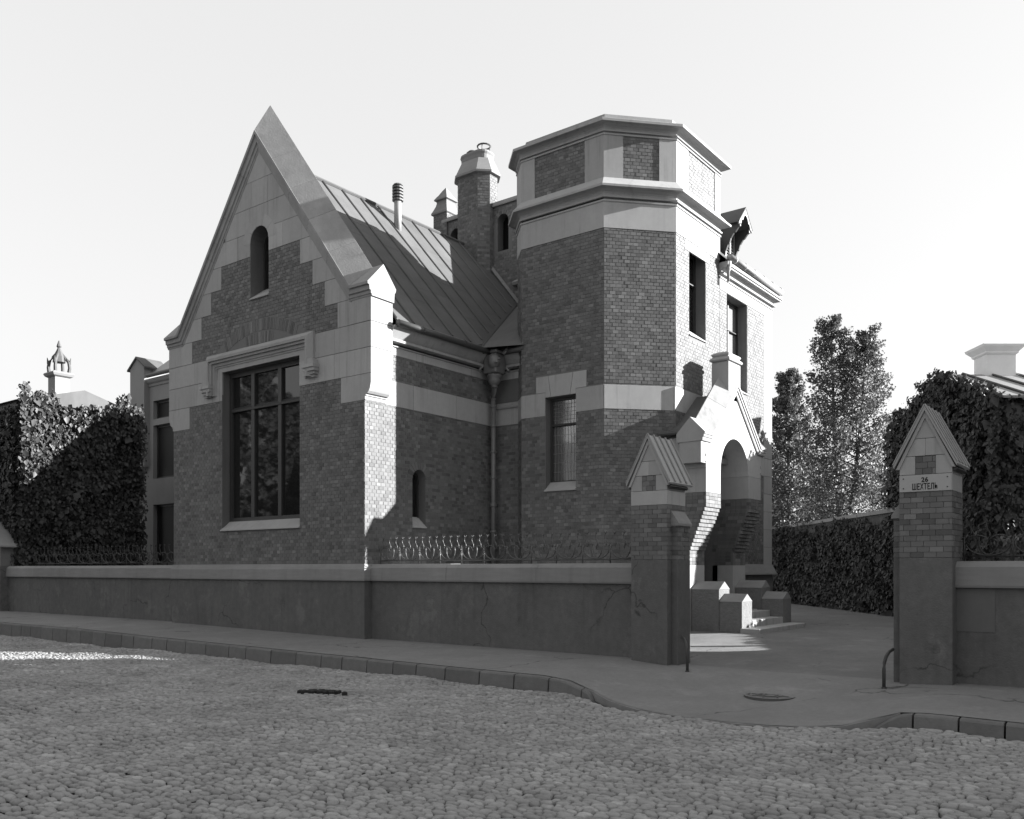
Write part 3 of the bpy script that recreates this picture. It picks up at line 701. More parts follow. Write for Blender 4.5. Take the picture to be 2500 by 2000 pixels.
# corner stones and brick panels of the attic storey
for path in ([(.70,6.0),(.70,4.559),(1.201,4.058),(1.60,4.058)],[(3.03,4.058),(3.53,4.058),(3.835,4.385)],[(4.425,5.016),(4.701,5.312),(4.701,5.92)],[(4.701,7.40),(4.701,7.70),(2.75,7.70)]):
    orient(sweep_obj('attic_stone',path,[(-.05,10.42),(.022,10.42),(.022,11.395),(-.05,11.395)],'stone',WALLS['u']))
for F,a,b in ((FT,1.60,3.03),(F45,.446,1.311),(FX,5.92,7.40)): bricks('u',F,[rect(a,b,10.425,11.393)],[],10.425)
window('tower_window',FT,1.91,2.77,3.55,5.59,-.2,(),(4.95,),.06,glass='glass_pale',lead=9)
sill(FT,1.895,2.785,3.37,3.60,.05,-.22,mansion)
window('stair_window',FX,6.0,6.9,7.2,9.2,-.26,(),(8.47,),.065)
sill(FX,5.985,6.905,7.07,7.32,.035,-.28,mansion)
window('upper_window',FX,8.16,9.48,6.3,8.58,-.26,(8.82,),(7.83,),.06)
sill(FX,8.15,9.49,6.19,6.42,.035,-.28,mansion)
mb = MB(); fbox(mb,FX,8.9,9.05,7.85,8.5,-.33,-.322); mb.build('curtain','wood_pale',mansion)

# --- main block behind
aw1 = archpoly(-4.57,-4.13,11.3,12.09); aw2 = archpoly(-2.66,-2.24,11.2,12.11)
mb = MB(); plate(mb,FM,[(-5.3,0),(4.3,0),(4.3,10.2),(2.13,10.75),(-1.85,11.9),(-1.85,12.58),(-5.3,12.58)],[aw1,aw2],-.28,0); WALLS['m'] = mb.build('parapet_wall',('mortar','brick'),mansion)
bricks('m',FM,[[(-5.2,10.6),(-2.9,10.6),(-2.3,9.0),(.5,9.0),(.5,11.2),(-1.86,11.88),(-1.86,12.575),(-5.2,12.575)]],[archpoly(-4.70,-4.0,11.3,12.09),archpoly(-2.79,-2.11,11.2,12.11)])
for c in (-4.35,-2.45):
    for k in range(9):
        a0, a1 = math.pi*k/9+.03, math.pi*(k+1)/9-.03; q = [(c+r_*math.cos(a),12.1+r_*math.sin(a)) for r_,a in ((.215,a0),(.335,a0),(.335,a1),(.215,a1))]
        mb = MB(); fprism(mb,FM,q,-.01,.012); orient(mb.build('arch_brick','brick',WALLS['m']))
mb = MB(); mb.box(-5.0,-1.9,8.34,8.5,10.5,12.56); mb.build('arch_shade_panel','dark_void',mansion)  # near-black panel stands in for the shade inside the arched openings
orient(sweep_obj('parapet_coping',[(-4.9,8.0),(-1.83,8.0)],[(-.3,12.585),(.07,12.585),(.075,12.63),(.05,12.72),(-.3,12.72)],'coping_stone',mansion))
orient(sweep_obj('ledge',[(-2.0,8.0),(.6,8.0)],[(-.05,10.0),(.12,10.02),(.16,10.1),(.02,10.2),(-.05,10.2)],'coping_stone',mansion))
mb = MB(); mb.box(-5.3,4.4,8.25,11.22,0,9.0); mb.build('main_block','mortar',mansion)
# chimney: chamfered brick shaft, flared cap, pots
ch = empty('chimney',(0,0,0),mansion)
def cham(x0,x1,y0,y1,c): return [(x0,y0+c),(x0+c,y0),(x1-c,y0),(x1,y0+c),(x1,y1-c),(x1-c,y1),(x0+c,y1),(x0,y1-c)]
CS = cham(-4.11,-2.82,7.55,8.45,.27)
mb = MB(); mb.loft([[(x,y,z) for x,y in CS] for z in (9.5,13.62)]); WALLS['c'] = mb.build('shaft','mortar',ch)
cb = []
for i in range(8):
    p,q = CS[i],CS[(i+1)%8]; F = Fr(p,(q[0]-p[0],q[1]-p[1])); l = math.hypot(q[0]-p[0],q[1]-p[1])
    if i in (0,1,2,3,4): lay(F,[rect(0,l,10.3,13.60)],[],'c',STORE,10.3)
rings = []
for off,z in ((.0,13.58),(.10,13.60),(.11,13.66),(.085,13.68),(-.02,13.92),(-.10,14.10),(-.12,14.12)):
    rr = sweep(CS,[(off,z)],True); rings.append([q[0] for q in rr])
mb = MB(); mb.loft(rings); orient(mb.build('chimney_cap','wall_coping',ch))
mb = MB(); rings = []
for sx_,z in ((.95,14.1),(1.0,14.12),(1.02,14.24),(1.08,14.30),(1.05,14.36),(.9,14.38)):
    rings.append([(-3.465+.5*sx_*math.copysign(abs(math.cos(a))**.6,math.cos(a)),8.0+.33*sx_*math.copysign(abs(math.sin(a))**.6,math.sin(a)),z) for a in [2*math.pi*k/24 for k in range(24)]])
mb.loft(rings); orient(mb.build('chimney_neck','wall_coping',ch,smooth=False))
mb = MB(); mb.lathe(-3.68,8.0,[(.17,14.34),(.16,14.45),(.18,14.50),(.1,14.57),(.02,14.58)],12); mb.build('chimney_pot','gutter_metal',ch)
mb = MB(); cc = (-3.2,8.0)
mb.tube([(cc[0]+.2*math.cos(a),cc[1]+.2*math.sin(a),14.58) for a in [2*math.pi*k/14 for k in range(15)]],.028,5)
for a in (0.3,1.9,3.5,5.1): mb.tube([(cc[0]+.19*math.cos(a),cc[1]+.19*math.sin(a),14.34),(cc[0]+.2*math.cos(a),cc[1]+.2*math.sin(a),14.58)],.016,5)
mb.build('chimney_basket','gutter_metal',ch)
# pinnacle at the corner of the parapet
pn = empty('pinnacle',(0,0,0),mansion)
def sq(c, h, z): return [(c[0]-h,c[1]-h,z),(c[0]+h,c[1]-h,z),(c[0]+h,c[1]+h,z),(c[0]-h,c[1]+h,z)]
PC = (-4.97,8.23)
mb = MB(); mb.loft([sq(PC,.285,10.8),sq(PC,.285,12.9)]); WALLS['p'] = mb.build('shaft','mortar',pn)
for p,q in (((PC[0]-.285,PC[1]-.285),(PC[0]+.285,PC[1]-.285)),((PC[0]+.285,PC[1]-.285),(PC[0]+.285,PC[1]+.285))):
    lay(Fr(p,(q[0]-p[0],q[1]-p[1])),[rect(0,.57,10.9,12.9)],[],'p',STORE,10.9)
mb = MB(); mb.loft([sq(PC,r_,z) for r_,z in ((.285,12.88),(.34,12.92),(.34,12.97),(.30,13.05),(.23,13.22),(.21,13.32),(.22,13.36),(.275,13.39),(.27,13.43),(.2,13.54),(.18,13.56),(.09,13.72),(.01,13.84))]); orient(mb.build('pinnacle_cap','wall_coping',pn))
# yard-side roof with gutter, cornice and louvred dormer
hp_ = [(4.701,7.70),(4.701,11.24),(2.0,11.24)]
orient(sweep_obj('house_cornice',hp_,[(-.05,8.86),(.035,8.86),(.04,8.90),(.01,8.905),(.012,8.95),(.09,8.955),(.10,9.0),(.04,9.005),(.05,9.06),(.10,9.10),(.20,9.11),(.205,9.15),(.235,9.155),(.24,9.24),(-.05,9.24)],'stone',mansion))
HS = 1.05
mb = MB(); ev = 4.93
mb.add([(ev,7.6,9.25),(ev,11.42,9.25),(ev-1.9,9.52,9.25+1.9*HS),(ev-1.9,7.6,9.25+1.9*HS),(0,11.42,9.25),(0,9.52,9.25+1.9*HS)],[(0,1,2,3),(1,4,5,2)]); hr = mb.build('yard_roof','roof_metal',mansion)
for y in (8.9,9.6,10.3,10.9):
    t = min(1.9,11.42-y); mb = MB(); mb.tube([(ev,y,9.27),(ev-t,y,9.27+t*HS)],.018,4); mb.build('standing_seam','roof_metal',hr)
mb = MB(); mb.tube([(ev,11.42,9.27),(ev-1.9,9.52,9.27+1.9*HS)],.03,5); mb.build('hip_roll','pale_metal',hr)
mb = MB(); mb.tube([(4.97,7.74,9.34),(4.97,11.25,9.31)],.085,10); gt = mb.build('yard_gutter','pale_metal',mansion,smooth=True)
for y in [8.0+.62*k for k in range(6)]:
    mb = MB(); mb.tube([(4.97,y,9.335),(4.97,y+.05,9.335)],.094,10); mb.build('gutter_joint','pale_metal',mansion)
mb = MB(); mb.lathe(4.90,7.80,[(.035,8.75),(.04,9.0),(.065,9.05),(.055,9.09),(.08,9.14),(.085,9.26)],10); mb.build('yard_downpipe','stone',mansion,smooth=True)
dm = empty('dormer',(0,0,0),mansion); yc = 8.75
mb = MB(); mb.box(3.9,4.50,yc-.30,yc+.30,9.4,10.50); mb.build('body','wood_dark',dm)
for y in (yc-.27,yc,yc+.27):
    mb = MB(); mb.box(4.50,4.545,y-.03,y+.03,9.66,10.46); mb.build('stile','wood_pale',dm)
for k in range(9):
    for a,b in ((yc-.24,yc-.03),(yc+.03,yc+.24)):
        mb = MB(); z = 9.70+.08*k; mb.add([(4.50,a,z+.05),(4.50,b,z+.05),(4.545,b,z),(4.545,a,z)],[(0,1,2,3),(3,2,1,0)]); mb.build('louvre','wood_pale',dm)
for s_ in (-1,1):
    mb = MB(); mb.loft([[(x,yc,10.92),(x,yc+s_*.43,10.46),(x,yc+s_*.43,10.42),(x,yc,10.86)] for x in (3.5,4.98)]); orient(mb.build('roof_slope','roof_metal',dm))
    mb = MB(); pts = [(yc,10.87),(yc+s_*.42,10.43),(yc+s_*.40,10.36),(yc+s_*.35,10.44),(yc+s_*.31,10.39),(yc+s_*.25,10.52),(yc+s_*.18,10.53),(yc+s_*.10,10.66),(yc,10.70)]
    mb.loft([[(x,y,z) for y,z in pts] for x in (4.93,4.97)]); orient(mb.build('bargeboard','wood_dark' if s_ > 0 else 'wood_pale',dm))
    mb = MB(); pts = [(4.5,9.62),(4.545,9.62),(4.56,9.78),(4.62,9.93),(4.66,9.95),(4.70,10.08),(4.78,10.2),(4.82,10.21),(4.90,10.31),(4.95,10.34),(4.95,10.44),(4.5,10.44)]
    mb.loft([[(x,yc+s_*.30+d,z) for x,z in pts] for d in (-.03,.03)]); orient(mb.build('bracket','wood_dark',dm))
mb = MB(); mb.add([(-5.3,8.3,9.0),(2.2,8.3,9.0),(2.2,11.4,9.0),(-5.3,11.4,9.0),(-3.2,9.8,10.9),(2.2,9.8,10.9)],[(0,1,5,4),(2,3,4,5),(3,0,4)]); mb.build('block_roof','roof_metal',mansion)

mb = MB(); mb.loft([[(-14.5,y,0),(-6,y,0),(-6,y,7.2),(-11.7,y,9.65),(-14.5,y,8.4)] for y in (8.25,10.2)]); orient(mb.build('hidden_shade_wing','mortar',mansion))  # added block hidden by the gable; its sloping roofline shades the left ivy
# --- arched porch
porch = empty('porch',(0,0,0),mansion); FP = Fr((5.52,0),(0,1)); PCY = 6.77
def pm(mb, name, m, bevel=0.0, smooth=False): return orient(mb.build(name,m,porch,smooth,bevel))
arch = [(PCY+.82*math.cos(math.pi*k/20),3.78+.82*math.sin(math.pi*k/20)) for k in range(21)]
outer = [(8.37,3.785),(8.37,4.5),(PCY,5.72),(5.17,4.5),(5.17,3.785)]
mb = MB(); fprism(mb,FP,[(7.588,3.785)]+outer+[(5.952,3.785)]+arch[::-1][1:-1],-.95,0); pm(mb,'arch_stone','stone')
for a,b in ((5.17,5.95),(7.59,8.37)):
    mb = MB(); fbox(mb,FP,a,b,3.238,3.781,-.95,0.0); pm(mb,'jamb_stone','stone',.004)
def course(a, b, z0, z1, xf, xb=4.56):
    mb = MB(); n = 5; mb.box(xb,xf-.012,a+.006,b-.006,z0,z1)
    cuts = [a]+[a+(b-a)*(k+rnd.uniform(-.08,.08))/n for k in range(1,n)]+[b]
    for c,d in zip(cuts,cuts[1:]): mb.box(xf-.1,xf+rnd.uniform(-.002,.002),c+.003,d-.003,z0+.004,z1-.004)
    cx = [xf-.06-.14*k for k in range(int((xf-.06-xb)/.14)+1)]
    for c in cx: mb.box(max(c-.134,xb),c,a-.004+rnd.uniform(-.002,.002),a+.02,z0+.004,z1-.004); mb.box(max(c-.134,xb),c,b-.02,b+.004,z0+.004,z1-.004)
    o = mb.build('brick_course','brick',porch); return o
for a,b in ((5.17,5.96),(7.60,8.37)):
    for k in range(4): course(a,b,2.905+k*.0825,2.905+(k+1)*.0825,5.52)
    for k in range(12): course(a,b,2.905-(k+1)*.0879,2.905-k*.0879,5.52-.0342*(k+1))
    for k in range(3): course(a,b,1.60+k*.0833,1.60+(k+1)*.0833,5.11)
    mb = MB(); mb.box(4.56,5.112,a+.0,b,.0,1.598); pm(mb,'jamb_plinth','stone',.004)
# side bay towards the garden
mb = MB(); mb.box(4.2,5.03,5.36,5.95,0,4.1); mb.box(4.2,5.03,7.61,8.18,0,4.1); pm(mb,'side_wall','mortar')
FPS = Fr((0,5.36),(1,0)); bs = []; lay(FPS,[rect(4.3,5.03,1.62,4.09)],[],'q',STORE,1.62)
mb = MB()
for z0,z1,n in ((4.09,4.13,.05),(4.13,4.19,.09),(4.19,4.22,.13),(4.30,4.36,.10),(4.36,4.60,.07)): mb.box(4.2,5.03,5.36-n,8.18+n,z0,z1)
pm(mb,'side_cornice','stone')
FPJ = Fr((0,5.17),(1,0))
for z0,z1,n in ((4.035,4.075,.03),(4.075,4.10,.05),(3.9,3.93,.02)):
    mb = MB(); mb.box(5.03,5.53,5.17-n,5.2,z0,z1); mb.box(5.03,5.53,8.34,8.37+n,z0,z1); pm(mb,'impost','stone')
mb = MB(); mb.loft([[(x,y,z) for y,z in ((5.05,4.58),(6.39,5.64),(7.15,5.64),(8.49,4.58))] for x in (4.2,5.1)]); pm(mb,'porch_roof','roof_metal')
mb = MB(); mb.tube([(4.2,5.02,4.60),(5.0,5.02,4.60)],.05,8); pm(mb,'porch_gutter','gutter_metal')
PP = [(4.90,4.55),(5.33,4.55),(6.05,5.225),(PCY,5.90),(7.49,5.225),(8.21,4.55),(8.56,4.55)]
PPROF = [(-.19,-.05),(-.19,.03),(-.16,.045),(-.12,.045),(-.10,.07),(-.05,.075),(-.045,.095),(0,.10),(.36,-.26),(0,-.60),(-.2,-.60)]
rg = path_on(FP,PP,PPROF)
for i in range(len(rg)-1):
    a = [Vector(p) for p in rg[i]]; b = [Vector(p) for p in rg[i+1]]
    A = [p+(q-p).normalized()*.002 for p,q in zip(a,b)]; B = [q+(p-q).normalized()*.002 for p,q in zip(a,b)]
    mb = MB(); mb.loft([A,B]); pm(mb,'coping_stone','stone',.004)
for a,b in ((5.0,5.2),(8.34,8.54)):     # kneeler bodies below the little side gablets
    mb = MB(); mb.box(4.99,5.515,4.92 if a < 6 else 8.25,5.3 if a < 6 else 8.62,3.88,4.56); pm(mb,'kneeler','stone')
mb = MB(); c_ = (5.305,6.745)
def rc(hx,hy,z): return [(c_[0]-hx,c_[1]-hy,z),(c_[0]+hx,c_[1]-hy,z),(c_[0]+hx,c_[1]+hy,z),(c_[0]-hx,c_[1]+hy,z)]
mb.loft([rc(.215,.345,5.5),rc(.215,.345,6.40)]); pm(mb,'finial_block','stone',.006)
mb = MB(); mb.loft([rc(.19,.32,6.40),rc(.20,.33,6.415),rc(.245,.375,6.43),rc(.26,.39,6.46),rc(.245,.375,6.495),rc(.21,.34,6.52),rc(.195,.325,6.54),rc(.215,.345,6.56),rc(.225,.355,6.585),rc(.215,.345,6.61),rc(.12,.25,6.66)]); pm(mb,'finial_cap','stone')
# steps and stepped cheek walls
gp_ = gz(6.3,6.5)
for x0,x1,a,b,z0,z1,nm in ((6.30,6.74,5.22,8.12,-.1,.20,'step'),(5.98,6.34,5.83,7.71,-.1,.355,'step'),(5.66,6.02,5.83,7.71,-.1,.51,'step'),(4.3,5.70,5.83,7.71,-.1,.525,'landing')):
    mb = MB(); mb.box(x0,x1,a,b,z0,z1); pm(mb,nm,'stone',.012)
for a,b in ((5.25,5.82),(7.72,8.29)):
    m_ = (a+b)/2
    for x0,x1,zs,zt in ((5.80,6.33,.785,.955),(5.115,5.795,1.05,1.225)):
        mb = MB(); mb.box(x0,x1,a,b,-.3,zs); pm(mb,'cheek_wall','roughcast',.01)
        mb = MB(); mb.loft([[(x,a-.01,zs-.005),(x,b+.01,zs-.005),(x,m_,zt)] for x in (x0-.003,x1+.008)]); pm(mb,'cheek_cap','wall_coping',.006)
dr = empty('front_door',(0,0,0),mansion)
mb = MB(); mb.box(4.30,4.36,5.9,7.66,.4,4.0); orient(mb.build('door_leaf','wood_dark',dr))
for a,b in ((6.05,6.7),(6.84,7.5)):
    for z0,z1 in ((.65,1.3),(1.45,2.5)):
        mb = MB(); mb.box(4.36,4.385,a,b,z0,z1); mb.build('panel','wood_dark',dr,bevel=.012)
mb = MB(); mb.box(4.36,4.37,6.0,7.55,2.75,3.6); mb.build('fanlight','glass',dr)
mb = MB(); mb.lathe(4.44,6.78,[(.01,1.38),(.03,1.4),(.03,1.44),(.01,1.46)],8); mb.build('handle','grey_iron',dr)
# plinth with weathered coping
orient(sweep_obj('plinth',[(-7.3,0),(0,0),(0,.4)],[(-.05,-.5),(.05,-.5),(.052,1.25),(-.05,1.25)],'plaster',mansion))
orient(sweep_obj('plinth_coping',[(-7.3,0),(0,0),(0,.4)],[(-.05,1.25),(.105,1.25),(.11,1.28),(.10,1.50),(.016,1.62),(-.05,1.62)],'wall_coping',mansion))
orient(sweep_obj('yard_plinth',[(4.701,8.4),(4.701,11.24),(2,11.24)],[(-.05,-.2),(.02,-.2),(.02,1.35),(-.05,1.35)],'plaster',mansion))
orient(sweep_obj('yard_plinth_coping',[(4.701,8.4),(4.701,11.24),(2,11.24)],[(-.05,1.35),(.12,1.35),(.12,1.38),(.016,1.64),(-.05,1.64)],'wall_coping',mansion))

# ------------------------------------------------------------------ street walls, railings, gate piers
def street_wall(x0, x1, label, patch=None):
    w = empty('street_wall',((x0+x1)/2,.3,0)); tag(w,label,'wall','low rendered walls along the street'); w.location = (0,0,0)
    orient(sweep_obj('wall_body',[(x0,.16),(x1,.16)],[(-.34,-.5),(0,-.5),(.004,1.25),(-.34,1.25)],'plaster',w))
    n_ = max(1,round((x1-x0)/1.9)); cut = [x0+(x1-x0)*k/n_+(rnd.uniform(-.15,.15) if 0 < k < n_ else 0) for k in range(n_+1)]
    for a,b in zip(cut,cut[1:]):
        e = rnd.uniform(-.004,.004); orient(sweep_obj('coping_slab',[(a+.003,.16),(b-.003,.16)],[(-.38,1.25),(.07+e,1.25),(.078+e,1.28),(.07+e,1.53),(-.02,1.605+e),(-.38,1.61+e)],'wall_coping',w))
    if patch:
        mb = MB(); fbox(mb,Fr((0,.16),(1,0)),patch[0],patch[1],patch[2],patch[3],-.02,.011); mb.build('plaster_patch','pale_patch',w)
    return w
street_wall(.05,6.62,'long low rendered wall between gable corner and gate pier',None)
street_wall(11.50,22,'low rendered wall beside lettered gate pier, with paler plaster patch',(11.56,12.03,.65,1.24))
street_wall(-17.5,-7.3,'low rendered wall running from gable towards ivy-covered house',None)
def railing(x0, x1, y, label, kind='iron', zb=1.61, pitch=.585):
    r = empty('iron_railing',(x0,y,zb)); tag(r,label,'railing','wrought iron railings on the street walls')
    def part(name, paths, rad=.011):
        mb = MB()
        for p in paths: mb.tube(p,rad,5)
        return mb.build(name,kind,r,smooth=True)
    n = round((x1-x0)/pitch); W = x1-x0; pt = W/n
    part('bottom_rail',[[(0,0,.07),(W,0,.07)]])
    for k in range(n+1): part('post',[[(k*pt,0,-.02),(k*pt,0,.34)],[(k*pt-.035,0,.30),(k*pt-.012,0,.33),(k*pt,0,.36)]],.012)
    for k in range(n):
        c = (k+.5)*pt; rr = pt*.47
        part('crescent',[[(c+rr*math.cos(a),0,.26+.18*math.sin(a)) for a in [math.pi*(1.05+.9*j/12) for j in range(13)]]])
        part('inner_scroll',[[(c+rr*.42*math.cos(a),0,.27+.18*math.sin(a)) for a in [math.pi*(.88+1.24*j/12) for j in range(13)]]])
        part('hoop',[[(c+s*rr+rr*.5*math.cos(a),0,.26+.1*math.sin(a)) for a in [math.pi*j/8 for j in range(9)]] for s in (-.5,.5)],.008)
        for j in range(3):
            u = k*pt+pt*(j+.5)/3
            part('spike',[[(u+.024*math.sin(t*6.0),0.0,.30+.23*t) for t in [i/8 for i in range(9)]],[(u-.005,0,.52),(u-.028,0,.575)],[(u-.005,0,.52),(u+.026,0,.57)]],.009)
    return r
railing(.12,6.5,.36,'grey wrought iron railing of scrolls between gable corner and gate pier','grey_iron')
railing(11.62,14.6,.36,'wrought iron scroll railing beside the lettered gate pier')
railing(-15.9,-7.5,.36,'wrought iron scroll railing in front of the ivy-covered house',pitch=.7)

def gate_pier(x0, side, label, base_z, sign=False, w=.67, dpt=.66, zeave=2.93, zapex=3.74, zb0=1.66, zb1=2.57):
    root = empty('gate_pier',(0,0,0)); tag(root,label,'gate pier','gabled gate piers')
    y0, y1 = -.10, -.10+dpt; cx = x0+w/2; F0 = Fr((0,y0),(1,0))
    mb = MB(); mb.box(x0-.004,x0+w+.004,y0-.004,y1,base_z-.4,zb0); orient(mb.build('rendered_base','plaster',root,bevel=.012))
    mb = MB(); mb.box(x0+.006,x0+w-.006,y0+.006,y1-.006,zb0,zb1); core = mb.build('brick_core','mortar',root)
    bl = []
    for F,a,b in ((F0,x0,x0+w),(Fr((x0+w,0),(0,1)),y0,y1),(Fr((x0,0),(0,-1)),-y1,-y0)):
        lay(F,[rect(a,b,zb0,zb1)],[],'pier',bl,zb0,.167,.0758)
    for b in bl: brick_obj(b,core)
    # stone head in separate blocks
    blocks = [rect(x0-.005,x0+w+.005,zb1,2.805)]
    pan = (cx-.13,cx+.13,2.807,3.058)
    gz_ = lambda p: clip(clip(p,1.97,1,zapex-.10+1.97*cx),-1.97,1,zapex-.10-1.97*cx)
    blocks += [gz_(rect(x0-.0,pan[0],2.808,3.06)),gz_(rect(pan[1],x0+w,2.808,3.06)),gz_(rect(x0,cx,3.063,3.30)),gz_(rect(cx,x0+w,3.063,3.30)),gz_(rect(x0,x0+w,3.303,zapex))]
    for p in blocks:
        cxx = sum(q[0] for q in p)/len(p); czz = sum(q[1] for q in p)/len(p)
        mb = MB(); fprism(mb,F0,[(cxx+(u-cxx)*.994,czz+(z-czz)*.992) for u,z in p],-dpt,.006); orient(mb.build('stone_block','stone',root,bevel=.004))
    mb = MB(); fbox(mb,F0,pan[0],pan[1],pan[2],pan[3],-.2,-.015); ic = mb.build('inset_core','mortar',root)
    pl = []; lay(Fr((0,y0+.008),(1,0)),[rect(*pan)],[],'pier',pl,pan[2],.13,.0836)
    for b in pl: brick_obj(b,ic)
    # metal roof with standing seams
    ov = .075; yb0, yb1 = y0-.06, y1+.14; sl = (zapex-zeave)/(w/2+ov)
    rf = empty('pier_roof',(0,0,0),root)
    for s in (-1,1):
        e = (cx+s*(w/2+ov),zeave)
        mb = MB(); mb.loft([[(cx,y,zapex),(e[0],y,e[1]),(e[0]-s*.012,y,e[1]-.03),(cx,y,zapex-.06)] for y in (yb0,yb1)]); orient(mb.build('roof_slope','pier_metal',rf))
        for k in range(5):
            y = yb0+.012+(yb1-yb0-.024)*k/4; mb = MB(); mb.tube([(cx,y,zapex+.022),(e[0],y,e[1]+.022)],.015,4); mb.build('standing_seam','pier_metal',rf)
        mb = MB(); mb.loft([[(cx,y,zapex-.065),(e[0]-s*.03,y,e[1]-.045),(e[0]-s*.075,y,e[1]-.045),(cx,y,zapex-.16)] for y in (y0-.03,y0+.05)]); orient(mb.build('verge_moulding','stone',root))
        mb = MB(); mb.tube([(e[0]-s*.05,y0+.02,e[1]-.06),(e[0]-s*.05,y1,e[1]-.06)],.035,5); mb.build('eaves_bar','iron',rf)
    # buttress beside the gateway
    if side:
        xi = x0+w if side > 0 else x0; xo = xi+side*.115; lo_, hi_ = sorted((xi,xo)); ya, yb = .06, .50
        mb = MB(); mb.loft([[(xi,y,base_z-.4),(xo-side*.006,y,base_z-.4),(xo-side*.006,y,2.24),(xi,y,2.44)] for y in (ya+.006,yb)]); bt = orient(mb.build('buttress','mortar',root))
        bl = []; lay(Fr((0,ya),(1,0)),[rect(lo_,hi_,zb0,2.24)],[],'pier',bl,zb0,.135,.0758)
        lay(Fr((xo,0),(0,1)) if side > 0 else Fr((xo,0),(0,-1)),[rect(ya,yb,zb0,2.24) if side > 0 else rect(-yb,-ya,zb0,2.24)],[],'pier',bl,zb0,.146,.0758)
        for q in bl: brick_obj(q,bt)
        mb = MB(); mb.box(lo_-(.006 if side < 0 else 0),hi_+(.006 if side > 0 else 0),ya-.006,yb+.006,base_z-.4,zb0); orient(mb.build('buttress_base','plaster',root,bevel=.01))
        mb = MB(); mb.loft([[(xi,y,2.22),(xo+side*.03,y,2.22),(xo+side*.03,y,2.26),(xi,y,2.48)] for y in (ya-.03,yb+.03)]); orient(mb.build('buttress_cap','wall_coping',root))
    if sign:
        sg = empty('name_board',(0,0,0),root)
        mb = MB(); fbox(mb,F0,x0+.004,x0+w-.004,2.572,2.80,.006,.022); mb.build('board','sign_white',sg)
        for tx_,zc,h in (('26',2.728,.062),('ШЕХТЕЛЬ',2.632,.082)):
            cu = bpy.data.curves.new('lettering','FONT'); cu.body = tx_; cu.size = h/.70; cu.align_x = 'CENTER'; cu.align_y = 'CENTER'; cu.extrude = .002; cu.offset = .002; cu.space_character = 1.08
            to = bpy.data.objects.new('lettering',cu); COL.objects.link(to); to.location = (cx-.005,y0-.024,zc); to.rotation_euler = (R(90),0,0); to.scale = (.95 if tx_ == '26' else .55,1.0,1.0)
            bpy.context.view_layer.update()
            me = bpy.data.meshes.new_from_object(to.evaluated_get(bpy.context.evaluated_depsgraph_get())); me.materials.clear(); me.materials.append(MATS['paint_black'])
            mo = bpy.data.objects.new('lettering',me); COL.objects.link(mo); mo.matrix_world = to.matrix_world.copy(); mo.parent = sg
            bpy.data.objects.remove(to); bpy.data.curves.remove(cu)
        for sx_ in (.055,w-.055):
            for zz in (2.62,2.755):
                mb = MB(); mb.lathe(0,0,[(.009,0),(.009,.006),(.004,.009)],8); s_ = mb.build('screw','iron',sg); s_.location = (x0+sx_,y0-.022,zz); s_.rotation_euler = (R(90),0,0)
    return root
gate_pier(6.61,1,'brick gate pier with gabled metal roof at end of railed wall',-.06)
gate_pier(10.885,-1,'brick gate pier with gabled roof carrying the name board',-.09,True)
# broad gabled post at the far end of the left-hand wall
bp = empty('gate_pier',(0,0,0)); tag(bp,'broad low gabled pier at the ivy-covered end of the street wall','gate pier','gabled gate piers')
mb = MB(); mb.box(-19.85,-17.45,-.10,.5,-.3,1.62); orient(mb.build('rendered_base','plaster',bp,bevel=.01))
mb = MB(); mb.box(-19.83,-17.47,-.08,.48,1.62,2.24); mb.build('brick_shaft','brick',bp)
mb = MB(); fprism(mb,Fr((0,-.1),(1,0)),[(-19.93,2.24),(-17.37,2.24),(-17.37,2.32),(-18.65,3.36),(-19.93,2.32)],-.6,.02); orient(mb.build('stone_gablet','stone',bp,bevel=.01))
for s in (-1,1):
    mb = MB(); mb.loft([[(-18.65,y,3.42),(-18.65+s*1.36,y,2.29),(-18.65+s*1.36,y,2.24),(-18.65,y,3.35)] for y in (-.18,.6)]); orient(mb.build('roof_slope','pier_metal',bp))
# bent iron wheel guards at the foot of the piers
for x,y,dx,dy,label in ((7.84,-.50,-.30,.42,'bent iron wheel guard at foot of the railed wall\'s gate pier'),(10.80,-.58,.0,.46,'bent iron wheel guard at foot of the lettered gate pier')):
    z = gz(x,y); mb = MB(); mb.tube([(x,y,z-.1),(x,y,z+.27),(x+dx*.05,y+dy*.05,z+.35),(x+dx*.25,y+dy*.25,z+.43),(x+dx*.6,y+dy*.6,z+.485),(x+dx,y+dy,z+.50)],.024,8)
    mb.lathe(x,y,[(.035,z-.02),(.035,z+.02)],8); tag(mb.build('wheel_guard','iron',smooth=True),label,'wheel guard','wheel guards at the gate piers')

# ------------------------------------------------------------------ bricks of the mansion: the 300 that show largest are pieces, the rest one mass per wall
def bsize(b):
    key,F,u0,u1,z0,z1,n = b; c = F.p((u0+u1)/2,(z0+z1)/2); q = px(*c)
    if not q or not (-20 < q[0] < 2520): return 0
    vx_, vy_ = CAM[0]-c[0], CAM[1]-c[1]; l = math.hypot(vx_,vy_); cosn = max(0,(F.n[0]*vx_+F.n[1]*vy_)/l)
    return (u1-u0)*(z1-z0)*cosn/q[2]**2
WALLS['q'] = porch
STORE.sort(key=bsize, reverse=True)
rest = {}
for i,b in enumerate(STORE):
    if i < 300: brick_obj(b,WALLS[b[0]])
    else: rest.setdefault(b[0],[]).append(b)
for k,bs in rest.items(): brick_mesh(bs,'brick_courses',WALLS[k])

